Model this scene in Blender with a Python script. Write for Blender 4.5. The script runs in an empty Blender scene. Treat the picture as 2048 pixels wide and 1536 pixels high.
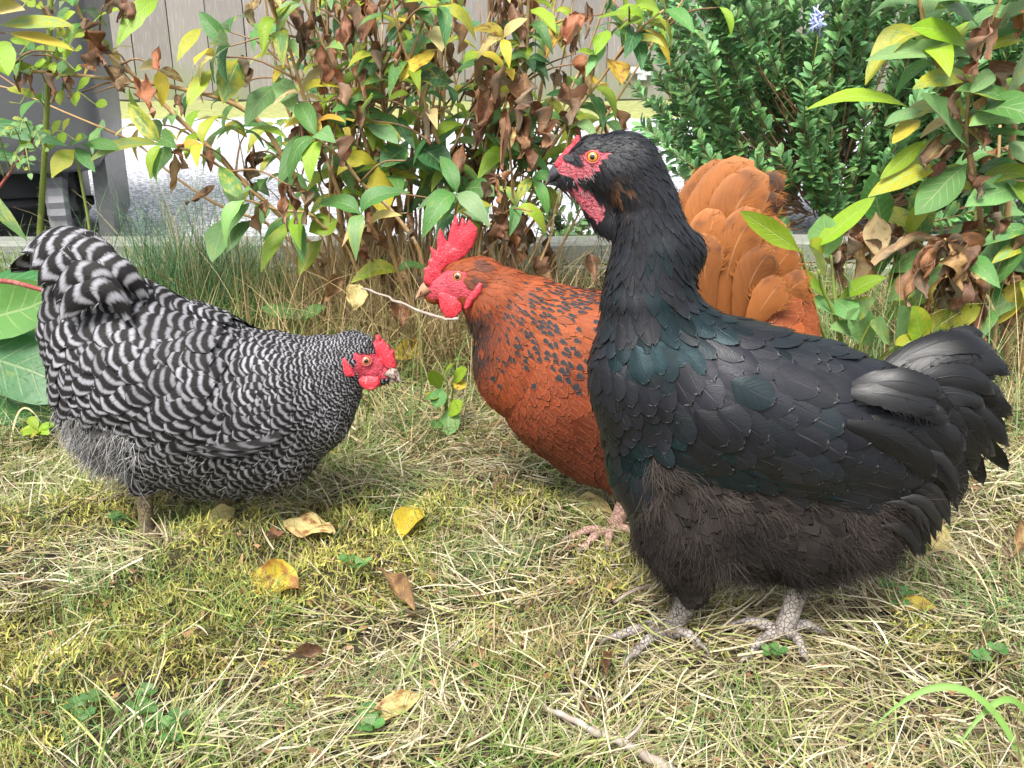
import bpy, math, random
import numpy as np
from mathutils import Vector, Matrix

# ------------------------------------------------------------------ camera, world, sun, exposure
SC = bpy.context.scene
COL = SC.collection
CAM_H, PITCH, FPX = 0.528, math.radians(21.0), 2000.0
cam_data = bpy.data.cameras.new("camera")
cam_data.sensor_width = 36.0
cam_data.lens = 36.0 * FPX / 2048.0
cam_data.clip_start, cam_data.clip_end = 0.02, 200.0
cam = bpy.data.objects.new("camera", cam_data)
COL.objects.link(cam)
cam.location = (0, 0, CAM_H)
cam.rotation_euler = (math.pi / 2 - PITCH, 0, 0)
SC.camera = cam

SUN_EL, SUN_AZ = math.radians(58), math.radians(200)      # azimuth clockwise from +Y: behind the camera, a little to the left
world = bpy.data.worlds.new("World")
SC.world = world
world.use_nodes = True
wn = world.node_tree
wn.nodes.clear()
w_out = wn.nodes.new("ShaderNodeOutputWorld")
w_bg = wn.nodes.new("ShaderNodeBackground")
w_sky = wn.nodes.new("ShaderNodeTexSky")
w_sky.sky_type = 'NISHITA'
w_sky.sun_disc = False
w_sky.sun_elevation = SUN_EL
w_sky.sun_rotation = SUN_AZ
w_sky.dust_density = 3.0
w_hs = wn.nodes.new("ShaderNodeHueSaturation")
w_hs.inputs['Saturation'].default_value = 0.34
wn.links.new(w_sky.outputs[0], w_hs.inputs['Color'])
wn.links.new(w_hs.outputs[0], w_bg.inputs['Color'])
w_bg.inputs['Strength'].default_value = 0.105
wn.links.new(w_bg.outputs[0], w_out.inputs['Surface'])

sun_d = bpy.data.lights.new("sun", 'SUN')
sun_d.energy = 2.4
sun_d.angle = math.radians(24)
sun_d.color = (1.0, 0.96, 0.9)
sun = bpy.data.objects.new("sun", sun_d)
COL.objects.link(sun)
_sv = Vector((math.sin(SUN_AZ) * math.cos(SUN_EL), math.cos(SUN_AZ) * math.cos(SUN_EL), math.sin(SUN_EL)))
sun.rotation_euler = _sv.to_track_quat('Z', 'Y').to_euler()
sun.location = (0, -2, 5)

SC.view_settings.view_transform = 'Standard'
SC.view_settings.look = 'None'
SC.view_settings.gamma = 1.0
SC.view_settings.exposure = 1.55
SC.cycles.max_bounces = 6
SC.cycles.diffuse_bounces = 3
SC.cycles.glossy_bounces = 2
SC.cycles.transmission_bounces = 3
SC.cycles.transparent_max_bounces = 4
SC.cycles.use_adaptive_sampling = True
SC.cycles.adaptive_threshold = 0.02

# ------------------------------------------------------------------ picture pixels (2048 x 1536) <-> places
_F = np.array([0, math.cos(PITCH), -math.sin(PITCH)])
_U = np.array([0, math.sin(PITCH), math.cos(PITCH)])
_R = np.array([1.0, 0, 0])
EYE = np.array([0, 0, CAM_H])


def ray(px, py):
    px = np.asarray(px, float)[..., None]
    py = np.asarray(py, float)[..., None]
    return _F + (px - 1024) / FPX * _R + (768 - py) / FPX * _U


def P(px, py, Y):
    """the point at depth plane y = Y"""
    r = ray(px, py)
    return EYE + r * (np.asarray(Y, float)[..., None] / r[..., 1:2])


def G(px, py, z=0.0):
    r = ray(px, py)
    return EYE + r * ((z - CAM_H) / r[..., 2:3])


def proj(p):
    d = np.asarray(p, float) - EYE
    t = d @ _F
    return 1024 + FPX * (d @ _R) / t, 768 - FPX * (d @ _U) / t, t


# ------------------------------------------------------------------ mesh and object helpers
def build(name, v, f, mat=None, parent=None, uvr=None, tint=None, smooth=True, attrs=None):
    """one mesh object from numpy arrays: v (n,3), f (m,4) or (m,3) or a list of such arrays"""
    v = np.ascontiguousarray(v, np.float32)
    fl = f if isinstance(f, list) else [f]
    fl = [np.asarray(a, np.int32) for a in fl if len(a)]
    me = bpy.data.meshes.new(name)
    me.vertices.add(len(v))
    me.vertices.foreach_set("co", v.ravel())
    li = np.concatenate([a.ravel() for a in fl])
    tot = np.concatenate([np.full(len(a), a.shape[1], np.int32) for a in fl])
    st = np.concatenate([[0], np.cumsum(tot)[:-1]]).astype(np.int32)
    me.loops.add(len(li))
    me.loops.foreach_set("vertex_index", li)
    me.polygons.add(len(tot))
    me.polygons.foreach_set("loop_start", st)
    me.polygons.foreach_set("use_smooth", np.full(len(tot), smooth, bool))
    me.update(calc_edges=True)
    if uvr is not None:
        a = me.attributes.new("uvr", 'FLOAT_VECTOR', 'POINT')
        a.data.foreach_set("vector", np.ascontiguousarray(uvr, np.float32).ravel())
    if tint is not None:
        tint = np.asarray(tint, np.float32)
        if tint.shape[1] == 3:
            tint = np.concatenate([tint, np.ones((len(tint), 1), np.float32)], 1)
        a = me.attributes.new("tint", 'FLOAT_COLOR', 'POINT')
        a.data.foreach_set("color", np.ascontiguousarray(tint).ravel())
    for k, val in (attrs or {}).items():
        a = me.attributes.new(k, 'FLOAT', 'POINT')
        a.data.foreach_set("value", np.ascontiguousarray(val, np.float32))
    if mat is not None:
        me.materials.append(mat)
    o = bpy.data.objects.new(name, me)
    COL.objects.link(o)
    if parent is not None:
        o.parent = parent
    return o


def tag(o, label=None, cat=None, group=None, kind=None):
    if label:
        o['label'] = label
    if cat:
        o['category'] = cat
    if group:
        o['group'] = group
    if kind:
        o['kind'] = kind
    return o


def thing(name, loc, label, cat, group=None):
    o = bpy.data.objects.new(name, None)
    o.empty_display_size = 0.02
    o.location = tuple(float(c) for c in loc)
    COL.objects.link(o)
    return tag(o, label, cat, group)


def grid_faces(n, nv, nu):
    """faces of n separate (nv x nu) sheets, vertices laid out [sheet][v][u]"""
    a = np.arange(nv - 1)[:, None] * nu + np.arange(nu - 1)[None, :]
    q = np.stack([a, a + 1, a + nu + 1, a + nu], -1).reshape(-1, 4)
    return (np.arange(n)[:, None, None] * (nv * nu) + q[None]).reshape(-1, 4)


def tube_arrays(pts, rad, k=8, flat=1.0, side=None):
    """a tapering tube along pts; flat squeezes it across 'side'"""
    pts = np.asarray(pts, float)
    n = len(pts)
    rad = np.broadcast_to(np.asarray(rad, float), (n,))
    t = np.gradient(pts, axis=0)
    t /= np.linalg.norm(t, axis=1, keepdims=True) + 1e-12
    ref = np.array([0, -1.0, 0]) if side is None else np.asarray(side, float)
    if abs(t[0] @ ref) > 0.95 * np.linalg.norm(ref):
        ref = np.array([1.0, 0.2, 0.1])
    v = []
    b = ref - t[0] * (ref @ t[0])
    for i in range(n):
        b = b - t[i] * (b @ t[i])
        b /= np.linalg.norm(b) + 1e-12
        c = np.cross(t[i], b)
        a = np.linspace(0, 2 * math.pi, k, endpoint=False)
        v.append(pts[i] + rad[i] * (np.cos(a)[:, None] * b * flat + np.sin(a)[:, None] * c))
    v = np.concatenate(v)
    i = np.arange(n - 1)[:, None] * k
    j = np.arange(k)[None, :]
    j2 = (j + 1) % k
    f = np.stack([i + j, i + j2, i + k + j2, i + k + j], -1).reshape(-1, 4)
    v = np.concatenate([v, pts[:1], pts[-1:]])
    a = np.arange(k)
    b2 = (a + 1) % k
    c0 = np.stack([b2, a, np.full(k, n * k)], -1)
    c1 = np.stack([(n - 1) * k + a, (n - 1) * k + b2, np.full(k, n * k + 1)], -1)
    uvr = np.zeros((len(v), 3))
    uvr[:n * k, 0] = np.tile(np.arange(k) / k, n)
    uvr[:n * k, 1] = np.repeat(np.linspace(0, 1, n), k)
    uvr[-1, 1] = 1
    return v, f, np.concatenate([c0, c1]), uvr


class Bag:
    """collects pieces that belong to ONE mesh"""
    def __init__(self):
        self.v, self.q, self.t, self.u, self.c, self.n = [], [], [], [], [], 0

    def add(self, v, q=None, t=None, uvr=None, tint=None):
        v = np.asarray(v, float)
        self.v.append(v)
        if q is not None and len(q):
            self.q.append(np.asarray(q) + self.n)
        if t is not None and len(t):
            self.t.append(np.asarray(t) + self.n)
        self.u.append(np.zeros((len(v), 3)) if uvr is None else uvr)
        self.c.append(np.ones((len(v), 3)) * 0.5 if tint is None else np.broadcast_to(np.asarray(tint, float), (len(v), 3)))
        self.n += len(v)
        return self

    def tube(self, pts, rad, k=8, tint=None, flat=1.0, side=None, rnd=0.0):
        v, q, t, u = tube_arrays(pts, rad, k, flat, side)
        u[:, 2] = rnd
        return self.add(v, q, t, u, tint)

    def box(self, lo, hi, tint=None, M=None):
        lo, hi = np.asarray(lo, float), np.asarray(hi, float)
        s = np.array([[x, y, z] for x in (0, 1) for y in (0, 1) for z in (0, 1)])
        v = lo + s * (hi - lo)
        if M is not None:
            v = M(v)
        q = [[0, 1, 3, 2], [4, 6, 7, 5], [0, 4, 5, 1], [2, 3, 7, 6], [0, 2, 6, 4], [1, 5, 7, 3]]
        return self.add(v, q, None, None, tint)

    def out(self, name, mat, parent=None, origin=None, smooth=True):
        v = np.concatenate(self.v)
        if origin is not None:
            v = v - np.asarray(origin)
        fs = []
        if self.q:
            fs.append(np.concatenate(self.q))
        if self.t:
            fs.append(np.concatenate(self.t))
        return build(name, v, fs, mat, parent, np.concatenate(self.u), np.concatenate(self.c), smooth)


def bez(p0, p1, p2, n):
    t = np.linspace(0, 1, n)[:, None]
    return (1 - t) ** 2 * np.asarray(p0) + 2 * t * (1 - t) * np.asarray(p1) + t * t * np.asarray(p2)


def spline(pts, n):
    """smooth curve through pts (Catmull-Rom)"""
    p = np.asarray(pts, float)
    p = np.concatenate([2 * p[:1] - p[1:2], p, 2 * p[-1:] - p[-2:-1]])
    m = len(p) - 3
    s = np.linspace(0, m - 1e-6, n)
    i = s.astype(int)
    t = (s - i)[:, None]
    a, b, c, d = p[i], p[i + 1], p[i + 2], p[i + 3]
    return 0.5 * (2 * b + (c - a) * t + (2 * a - 5 * b + 4 * c - d) * t ** 2 + (3 * b - a - 3 * c + d) * t ** 3)


def unit(a):
    return a / (np.linalg.norm(a, axis=-1, keepdims=True) + 1e-12)


def sstep(a, b, x):
    t = np.clip((x - a) / (b - a), 0, 1)
    return t * t * (3 - 2 * t)


def lin(r, g, b):
    """sRGB 0-255 to linear"""
    c = np.array([r, g, b]) / 255.0
    return np.where(c <= 0.04045, c / 12.92, ((c + 0.055) / 1.055) ** 2.4)


def vnoise(p, seed=0):
    """cheap smooth value noise for numpy points (n,2) or (n,3)"""
    p = np.asarray(p, float)
    if p.shape[1] == 2:
        p = np.concatenate([p, np.zeros((len(p), 1))], 1)
    i = np.floor(p).astype(np.int64)
    f = p - i
    f = f * f * (3 - 2 * f)
    r = 0
    for dx in (0, 1):
        for dy in (0, 1):
            for dz in (0, 1):
                h = (i[:, 0] + dx) * 73856093 ^ (i[:, 1] + dy) * 19349663 ^ (i[:, 2] + dz) * 83492791 ^ (seed * 2654435761)
                h = (h ^ (h >> 13)) * 1274126177 & 0x7fffffff
                h = ((h ^ (h >> 16)) & 0xffff) / 65535.0
                w = (f[:, 0] if dx else 1 - f[:, 0]) * (f[:, 1] if dy else 1 - f[:, 1]) * (f[:, 2] if dz else 1 - f[:, 2])
                r = r + w * h
    return r


# ------------------------------------------------------------------ material helper
class NB:
    def __init__(self, name):
        self.m = bpy.data.materials.new(name)
        self.m.use_nodes = True
        self.t = self.m.node_tree
        self.t.nodes.clear()
        self.o = self.t.nodes.new("ShaderNodeOutputMaterial")

    def n(self, typ, ins=None, **props):
        nd = self.t.nodes.new("ShaderNode" + typ)
        for k, val in props.items():
            setattr(nd, k, val)
        for k, val in (ins or {}).items():
            self.put(nd.inputs[k], val)
        return nd

    def put(self, sock, val):
        if isinstance(val, bpy.types.NodeSocket):
            self.t.links.new(val, sock)
        elif isinstance(val, bpy.types.Node):
            self.t.links.new(val.outputs[0], sock)
        else:
            if hasattr(sock.default_value, '__len__') and len(sock.default_value) == 4 and len(val) == 3:
                val = (*val, 1)
            sock.default_value = val

    def math(self, op, a, b=0.0, c=0.0):
        nd = self.t.nodes.new("ShaderNodeMath")
        nd.operation = op
        for s, val in zip(nd.inputs, (a, b, c)):
            self.put(s, val)
        return nd.outputs[0]

    def mix(self, f, a, b, mode='MIX'):
        nd = self.t.nodes.new("ShaderNodeMix")
        nd.data_type = 'RGBA'
        nd.blend_type = mode
        self.put(nd.inputs[0], f)
        self.put(nd.inputs[6], a)
        self.put(nd.inputs[7], b)
        return nd.outputs[2]

    def ss(self, x, a, b):
        nd = self.n("MapRange", {0: x, 1: a, 2: b}, interpolation_type='SMOOTHSTEP')
        return nd.outputs[0]

    def attr(self, name):
        return self.n("Attribute", attribute_name=name)

    def uvr(self):
        a = self.attr("uvr")
        s = self.n("SeparateXYZ", {0: a.outputs['Vector']})
        return s.outputs[0], s.outputs[1], s.outputs[2]

    def noise(self, scale, detail=3.0, rough=0.55, vec=None, dim='3D'):
        nd = self.n("TexNoise", {'Scale': scale, 'Detail': detail, 'Roughness': rough})
        if vec is None:
            vec = self.n("TexCoord").outputs['Object']
        self.put(nd.inputs['Vector'], vec)
        return nd.outputs[0]

    def comb(self, x, y, z=0.0):
        return self.n("CombineXYZ", {0: x, 1: y, 2: z}).outputs[0]

    def bump(self, h, strength=0.3, dist=0.001):
        return self.n("Bump", {'Height': h, 'Strength': strength, 'Distance': dist}).outputs[0]

    def done(self, color, rough=0.6, normal=None, translucent=0.0, tcol=None, **kw):
        b = self.n("BsdfPrincipled", {'Base Color': color, 'Roughness': rough})
        for k, val in kw.items():
            self.put(b.inputs[k.replace('_', ' ')], val)
        if normal is not None:
            self.put(b.inputs['Normal'], normal)
        sh = b.outputs[0]
        if translucent:
            tr = self.n("BsdfTranslucent", {'Color': color if tcol is None else tcol})
            ms = self.n("MixShader", {0: translucent, 1: sh, 2: tr.outputs[0]})
            sh = ms.outputs[0]
        self.t.links.new(sh, self.o.inputs[0])
        return self.m
# ------------------------------------------------------------------ the setting
def ground_z(x, y):
    p = np.stack([np.asarray(x, float), np.asarray(y, float)], -1)
    return (vnoise(p * 9, 1) - 0.5) * 0.024 + (vnoise(p * 26, 2) - 0.5) * 0.018


def make_ground():
    xs = np.unique(np.concatenate([np.linspace(-1.8, 1.8, 181), np.linspace(-40, -1.8, 12), np.linspace(1.8, 40, 12)]))
    ys = np.unique(np.concatenate([np.linspace(0.1, 2.2, 110), np.linspace(-30, 0.1, 10), np.linspace(2.2, 60, 20)]))
    X, Y = np.meshgrid(xs, ys)
    w = sstep(2.05, 1.85, Y) * sstep(-0.3, 0.2, Y) * sstep(1.8, 1.6, np.abs(X))
    Z = ground_z(X.ravel(), Y.ravel()).reshape(X.shape) * w - (1 - w) * 0.012
    v = np.stack([X, Y, Z], -1).reshape(-1, 3)
    f = grid_faces(1, len(ys), len(xs))
    b = NB("soil")
    n1 = b.noise(26.0, 5, 0.65)
    n2 = b.noise(140.0, 4, 0.7)
    c = b.mix(b.ss(n1, 0.35, 0.65), (0.022, 0.016, 0.010), (0.060, 0.052, 0.022))
    c = b.mix(b.ss(n2, 0.45, 0.75), c, (0.10, 0.08, 0.04))
    o = build("ground", v, f, b.done(c, 0.95, b.bump(n2, 0.9, 0.006)))
    tag(o, kind="structure")


make_ground()


def make_yard():
    v = [[-14, 2.02, -0.004], [14, 2.02, -0.004], [14, 5.02, -0.004], [-14, 5.02, -0.004]]
    xs, ys = np.linspace(-7, 7, 260), np.linspace(2.0, 5.0, 70)
    X, Y = np.meshgrid(xs, ys)
    Z = (vnoise(np.stack([X.ravel() * 14, Y.ravel() * 14], -1), 4).reshape(X.shape) - 0.5) * 0.012
    b = NB("pale_gravel")
    tc = b.n("TexCoord").outputs['Object']
    vo = b.n("TexVoronoi", {'Scale': 85.0, 'Vector': tc})
    n1 = b.noise(8.0, 4)
    c = b.mix(b.n("SeparateColor", {0: vo.outputs['Color']}).outputs[0], (0.42, 0.43, 0.46), (0.70, 0.70, 0.71))
    c = b.mix(b.ss(vo.outputs['Distance'], 0.42, 0.62), c, (0.26, 0.27, 0.30))
    c = b.mix(b.ss(n1, 0.60, 0.75), c, (0.38, 0.38, 0.39))
    o = build("gravel_yard", np.stack([X, Y, Z], -1).reshape(-1, 3), grid_faces(1, 70, 260), b.done(c, 0.85, b.bump(vo.outputs['Distance'], 0.6, 0.006)))
    tag(o, kind="structure")
    # strip of rough turf along the foot of the fence
    xs, ys = np.linspace(-7, 7, 200), np.linspace(4.85, 5.9, 22)
    X, Y = np.meshgrid(xs, ys)
    Z = -0.025 + 0.04 * sstep(4.85, 5.05, Y) + (vnoise(np.stack([X.ravel() * 6, Y.ravel() * 6], -1), 5).reshape(X.shape)) * 0.02
    b = NB("verge_turf")
    c = b.mix(b.noise(30.0, 4), (0.10, 0.14, 0.035), (0.34, 0.33, 0.13))
    o = build("grass_verge", np.stack([X, Y, Z], -1).reshape(-1, 3), grid_faces(1, 22, 200), b.done(c, 0.95))
    tag(o, kind="structure")


make_yard()


def wood_mat(name, c1, c2, c3, scale=(9, 9, 0.7), green=(0.16, 0.19, 0.09), gz=None):
    b = NB(name)
    tc = b.n("TexCoord").outputs['Object']
    mp = b.n("Mapping", {'Vector': tc, 'Scale': scale})
    n = b.noise(3.0, 6, 0.65, mp.outputs[0])
    n2 = b.noise(18.0, 4, 0.6, mp.outputs[0])
    t = b.attr("tint").outputs['Color']
    c = b.mix(n, c1, c2)
    c = b.mix(b.ss(n2, 0.5, 0.75), c, c3)
    c = b.mix(0.35, c, t, 'MULTIPLY')
    if gz is not None:
        z = b.n("SeparateXYZ", {0: tc}).outputs[2]
        k = b.math('MULTIPLY', b.ss(z, gz, 0.0), b.ss(b.noise(5.0, 4), 0.38, 0.6))
        c = b.mix(b.math('MULTIPLY', k, 0.75), c, green)
    return b.done(c, 0.85, b.bump(n2, 0.4, 0.002))


M_fence = wood_mat("weathered_fence_wood", (0.225, 0.205, 0.185), (0.155, 0.14, 0.128), (0.29, 0.27, 0.25), gz=0.45)
M_sleeper = wood_mat("grey_sleeper_wood", (0.24, 0.25, 0.22), (0.12, 0.13, 0.11), (0.33, 0.33, 0.29), (0.7, 9, 9))


def make_fence():
    rng = np.random.default_rng(3)
    o = thing("board_fence", (0, 5.5, 0), "weathered grey vertical board fence behind the gravel yard", "fence")
    g = Bag()
    x = -5.0
    while x < 5.0:
        w = 0.19 + rng.uniform(-0.01, 0.01)
        dz, dy = rng.uniform(-0.01, 0.01), rng.uniform(0, 0.008)
        g.box((x, 5.5 + dy, 0.03 + dz), (x + w - 0.006, 5.522 + dy, 1.75 + dz), np.ones(3) * rng.uniform(0.55, 1.1))
        x += w
    g.out("boards", M_fence, o, (0, 5.5, 0), smooth=False)
    for z in (0.3, 1.0, 1.5):
        Bag().box((-5, 5.535, z), (5, 5.585, z + 0.09), (0.8, 0.8, 0.8)).out("rail", M_fence, o, (0, 5.5, 0), smooth=False)
    for x in (-3.6, -1.8, 0.0, 1.8, 3.6):
        Bag().box((x, 5.59, 0.0), (x + 0.1, 5.68, 1.8), (0.7, 0.7, 0.7)).out("post", M_fence, o, (0, 5.5, 0), smooth=False)
    # pale metal latch
    b = NB("galvanised_metal")
    mm = b.done(b.mix(b.noise(60), (0.45, 0.47, 0.48), (0.62, 0.63, 0.62)), 0.5, Metallic=0.6)
    c = P(1283, 138, 5.49)
    g = Bag().box(c + [-0.02, -0.006, -0.055], c + [0.03, 0.004, 0.05]).box(c + [-0.12, -0.014, -0.02], c + [0.0, -0.007, 0.012])
    g.box(c + [0.02, -0.02, -0.03], c + [0.05, -0.007, 0.03])
    g.out("latch", mm, o, (0, 5.5, 0), smooth=False)


make_fence()


def make_sleeper():
    rng = np.random.default_rng(8)
    a, z0 = 1.93, 0.085
    o = thing("timber_edging", (0, a, 0), "low grey weathered timber edging between planting bed and pale gravel", "edging")
    for zi, (lo, hi, dy) in enumerate(((-0.02, 0.040, 0.0), (0.043, z0, 0.004))):
        n = 60
        xs = np.linspace(-2.4, 2.4, n)
        g = Bag()
        sec = np.array([[0, lo], [0, hi - 0.006], [0.006, hi], [0.06, hi], [0.066, hi - 0.006], [0.066, lo]])
        v = np.zeros((n, 6, 3))
        v[:, :, 0] = xs[:, None]
        v[:, :, 1] = a + dy + sec[None, :, 0] + (vnoise(np.stack([xs * 7, xs * 0 + zi], -1), 9)[:, None] - 0.5) * 0.006
        v[:, :, 2] = sec[None, :, 1] + (vnoise(np.stack([xs * 5, xs * 0 + zi], -1), 11)[:, None] - 0.5) * 0.008
        g.add(v.reshape(-1, 3), grid_faces(1, n, 6), None, None, (0.9, 0.9, 0.9))
        g.out("plank", M_sleeper, o, (0, a, 0), smooth=False)


make_sleeper()


# ------------------------------------------------------------------ wheelie bin
def make_bin():
    b = NB("grey_bin_plastic")
    n = b.noise(70.0, 4, 0.7)
    n2 = b.noise(5.0, 4)
    c = b.mix(n2, (0.058, 0.060, 0.064), (0.090, 0.092, 0.097))
    mp = b.done(c, b.math('MULTIPLY_ADD', n, 0.25, 0.32), b.bump(n, 0.25, 0.001))
    b = NB("black_bin_plastic")
    mb = b.done((0.012, 0.012, 0.013), 0.6)
    b = NB("tyre_rubber")
    mr = b.done(b.mix(b.noise(40.0), (0.10, 0.10, 0.11), (0.2, 0.2, 0.21)), 0.7)
    Y = 2.16
    cor = P(213, 330, Y)                      # the near vertical edge
    o = thing("wheelie_bin", (cor[0] - 0.25, Y + 0.3, 0), "dark grey plastic wheelie bin with black wheels standing at the edge of the gravel", "bin")
    org = np.array([cor[0] - 0.25, Y + 0.3, 0])
    zb = P(100, 350, Y)[2]                    # underside of the body over the axle
    W, D, H = 0.54, 0.50, 1.02

    def M(v):
        # taper towards the foot, then turn a little
        v = np.asarray(v, float).copy()
        k = 1 + 0.05 * (v[:, 2] - 0.5)
        v[:, 0] *= k
        v[:, 1] *= k
        a = math.radians(15)
        x, y = v[:, 0].copy(), v[:, 1].copy()
        v[:, 0] = x * math.cos(a) - y * math.sin(a)
        v[:, 1] = x * math.sin(a) + y * math.cos(a)
        ca, sa = math.cos(a), math.sin(a)
        return v + np.array([cor[0] - (0.27 * ca + 0.25 * sa), Y - (0.27 * sa - 0.25 * ca), 0])

    # body: rounded loft of rings
    def ring(hw, hd, r, z, k=6):
        pts = []
        for sx, sy, a0 in ((1, -1, -90), (1, 1, 0), (-1, 1, 90), (-1, -1, 180)):
            for t in np.linspace(0, 90, k):
                a = math.radians(a0 + t)
                pts.append((sx * (hw - r) + r * math.cos(a), sy * (hd - r) + r * math.sin(a), z))
        return np.array(pts)
    zs = [zb, zb + 0.004, zb + 0.014, zb + 0.035, zb + 0.08, 0.5, 0.8, 0.99]
    ins = [0.075, 0.035, 0.014, 0.003, 0.0, 0, 0, 0]
    rings = [ring(W / 2 - i, D / 2 - i, 0.035, z) for z, i in zip(zs, ins)]
    k = len(rings[0])
    v = np.concatenate(rings)
    i = np.arange(len(rings) - 1)[:, None] * k
    j = np.arange(k)[None]
    q = np.stack([i + j, i + (j + 1) % k, i + k + (j + 1) % k, i + k + j], -1).reshape(-1, 4)
    c0 = np.concatenate([v, [[0, 0, zb]]])
    t = np.stack([(np.arange(k) + 1) % k, np.arange(k), np.full(k, len(v))], -1)
    g = Bag().add(M(c0), q, t)
    # lower front box that stands on the ground, and the side cheek beside the wheel
    g.box((-W / 2 + 0.02, 0.02, 0.03), (W / 2 - 0.10, D / 2 - 0.02, zb + 0.01), None, M)
    g.out("body", mp, o, org)
    Bag().box((W / 2 - 0.035, -D / 2 + 0.05, 0.03), (W / 2 - 0.004, D / 2 - 0.03, zb + 0.03), None, M).out("cheek", mp, o, org, smooth=False)
    Bag().box((-W / 2 + 0.03, -D / 2 + 0.09, 0.05), (W / 2 - 0.30, -D / 2 + 0.2, zb - 0.012), None, M).out("axle_housing", mb, o, org, smooth=False)
    Bag().box((-W / 2 - 0.01, -D / 2 - 0.02, 0.99), (W / 2 + 0.01, D / 2 + 0.03, 1.03), None, M).out("lid", mp, o, org, smooth=False)
    # wheels: ribbed tyre, hub and spokes
    for sx in (W / 2 - 0.115, -W / 2 + 0.06):
        n = 44
        rows = []
        for kk in range(n):
            a = 2 * math.pi * kk / n
            rr = 0.100 if kk % 2 else 0.0945
            for (dx, r) in ((-0.022, 0.066), (-0.024, rr - 0.012), (-0.016, rr), (0.016, rr), (0.024, rr - 0.012), (0.022, 0.066)):
                rows.append((sx + dx, -D / 2 + 0.135 + r * math.cos(a), 0.103 + r * math.sin(a)))
        v = np.array(rows)
        i = np.arange(n)[:, None] * 6
        i2 = ((np.arange(n) + 1) % n)[:, None] * 6
        j = np.arange(6)[None]
        q = np.stack([i + j, i + (j + 1) % 6, i2 + (j + 1) % 6, i2 + j], -1).reshape(-1, 4)
        w = Bag().add(M(v), q).out("wheel", mr, o, org, smooth=False)
        h = Bag()
        ax = np.array([[sx - 0.028, -D / 2 + 0.135, 0.103], [sx + 0.028, -D / 2 + 0.135, 0.103]])
        h.tube(M(ax), [0.024, 0.024], 16)
        for kk in range(6):
            a = 2 * math.pi * kk / 6 + 0.3
            h.tube(M(np.array([[sx, -D / 2 + 0.135 + r * math.cos(a), 0.103 + r * math.sin(a)] for r in (0.02, 0.072)])), [0.008, 0.008], 6)
        h.out("hub", mr, w, org)
    Bag().tube(M(np.array([[-W / 2 + 0.03, -D / 2 + 0.135, 0.103], [W / 2 - 0.05, -D / 2 + 0.135, 0.103]])), [0.011, 0.011], 10).out("axle", mb, o, org)


make_bin()
# ------------------------------------------------------------------ hens
H_AO = 4        # samples per feather across / along
NU, NV = 7, 10


def seg_sdf(p, a, b, ra, rb, ws, oy):
    """rounded cone between a and b; ws squeezes it in depth (y)"""
    q = p.copy()
    q[:, 1] = (q[:, 1] - oy) / ws
    A = np.array([a[0], 0, a[1]])
    B = np.array([b[0], 0, b[1]])
    ab = B - A
    t = np.clip(((q - A) @ ab) / (ab @ ab + 1e-12), 0, 1)
    return np.linalg.norm(q - (A + t[:, None] * ab), axis=1) - (ra + (rb - ra) * t)


class Body:
    """smooth union of rounded-cone chains given as (px, py, r_px) on the hen's middle plane y = Y"""
    def __init__(self, Y, chains, org):
        self.Y, self.org = Y, np.asarray(org, float)
        self.ch = []
        for pts, ws, oy, k in chains:
            c = []
            for x, y, r in pts:
                p = P(x, y, Y - oy)
                dep = proj(p)[2]
                c.append((p[0] - org[0], p[2] - org[2], r * dep / FPX))
            self.ch.append((c, ws, oy, k))

    def sdf(self, p):
        d = None
        for c, ws, oy, k in self.ch:
            for sgn in ((1, -1) if oy else (1,)):
                e = None
                for a, b in (zip(c[:-1], c[1:]) if len(c) > 1 else ((c[0], (c[0][0] + 1e-5, c[0][1], c[0][2])),)):
                    s = seg_sdf(p, a, b, a[2], b[2], ws, oy * sgn)
                    e = s if e is None else np.minimum(e, s)
                if d is None:
                    d = e
                else:
                    h = np.maximum(k - np.abs(d - e), 0) / k
                    d = np.minimum(d, e) - h * h * k * 0.25
        return d

    def grad(self, p, e=0.0008):
        g = np.zeros_like(p)
        for i in range(3):
            s = np.zeros(3)
            s[i] = e
            g[:, i] = self.sdf(p + s) - self.sdf(p - s)
        return g / (2 * e)

    def onto(self, p, off=0.0, it=3):
        for _ in range(it):
            g = self.grad(p)
            l2 = np.maximum((g * g).sum(1), 0.1)
            p = p - g * ((self.sdf(p) - off) / l2)[:, None]
        return p

    def normal(self, p):
        return unit(self.grad(p))

    def px(self, p):
        """picture position of local points as seen on the side that faces the camera"""
        q = p.copy()
        q[:, 1] = -np.abs(q[:, 1])
        return proj(q + self.org)[:2]

    def hit(self, px, py):
        """first point of the body on the picture ray, local"""
        r = ray(px, py)
        o = EYE - self.org
        t = (self.Y - 0.14) / r[1]
        for _ in range(80):
            d = float(self.sdf((o + r * t)[None])[0])
            if d < 0.0003:
                break
            t += max(d * 0.6, 0.0003)
            if t * r[1] > self.Y + 0.1:
                t = self.Y / r[1]
                break
        return o + r * t

    def span(self):
        xs, zs, ys = [], [], []
        for c, ws, oy, k in self.ch:
            for x, z, r in c:
                xs += [x - r, x + r]
                zs += [z - r, z + r]
                ys += [abs(oy) + r * ws]
        return np.array([min(xs), -max(ys), min(zs)]) - 0.012, np.array([max(xs), max(ys), max(zs)]) + 0.012


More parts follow.
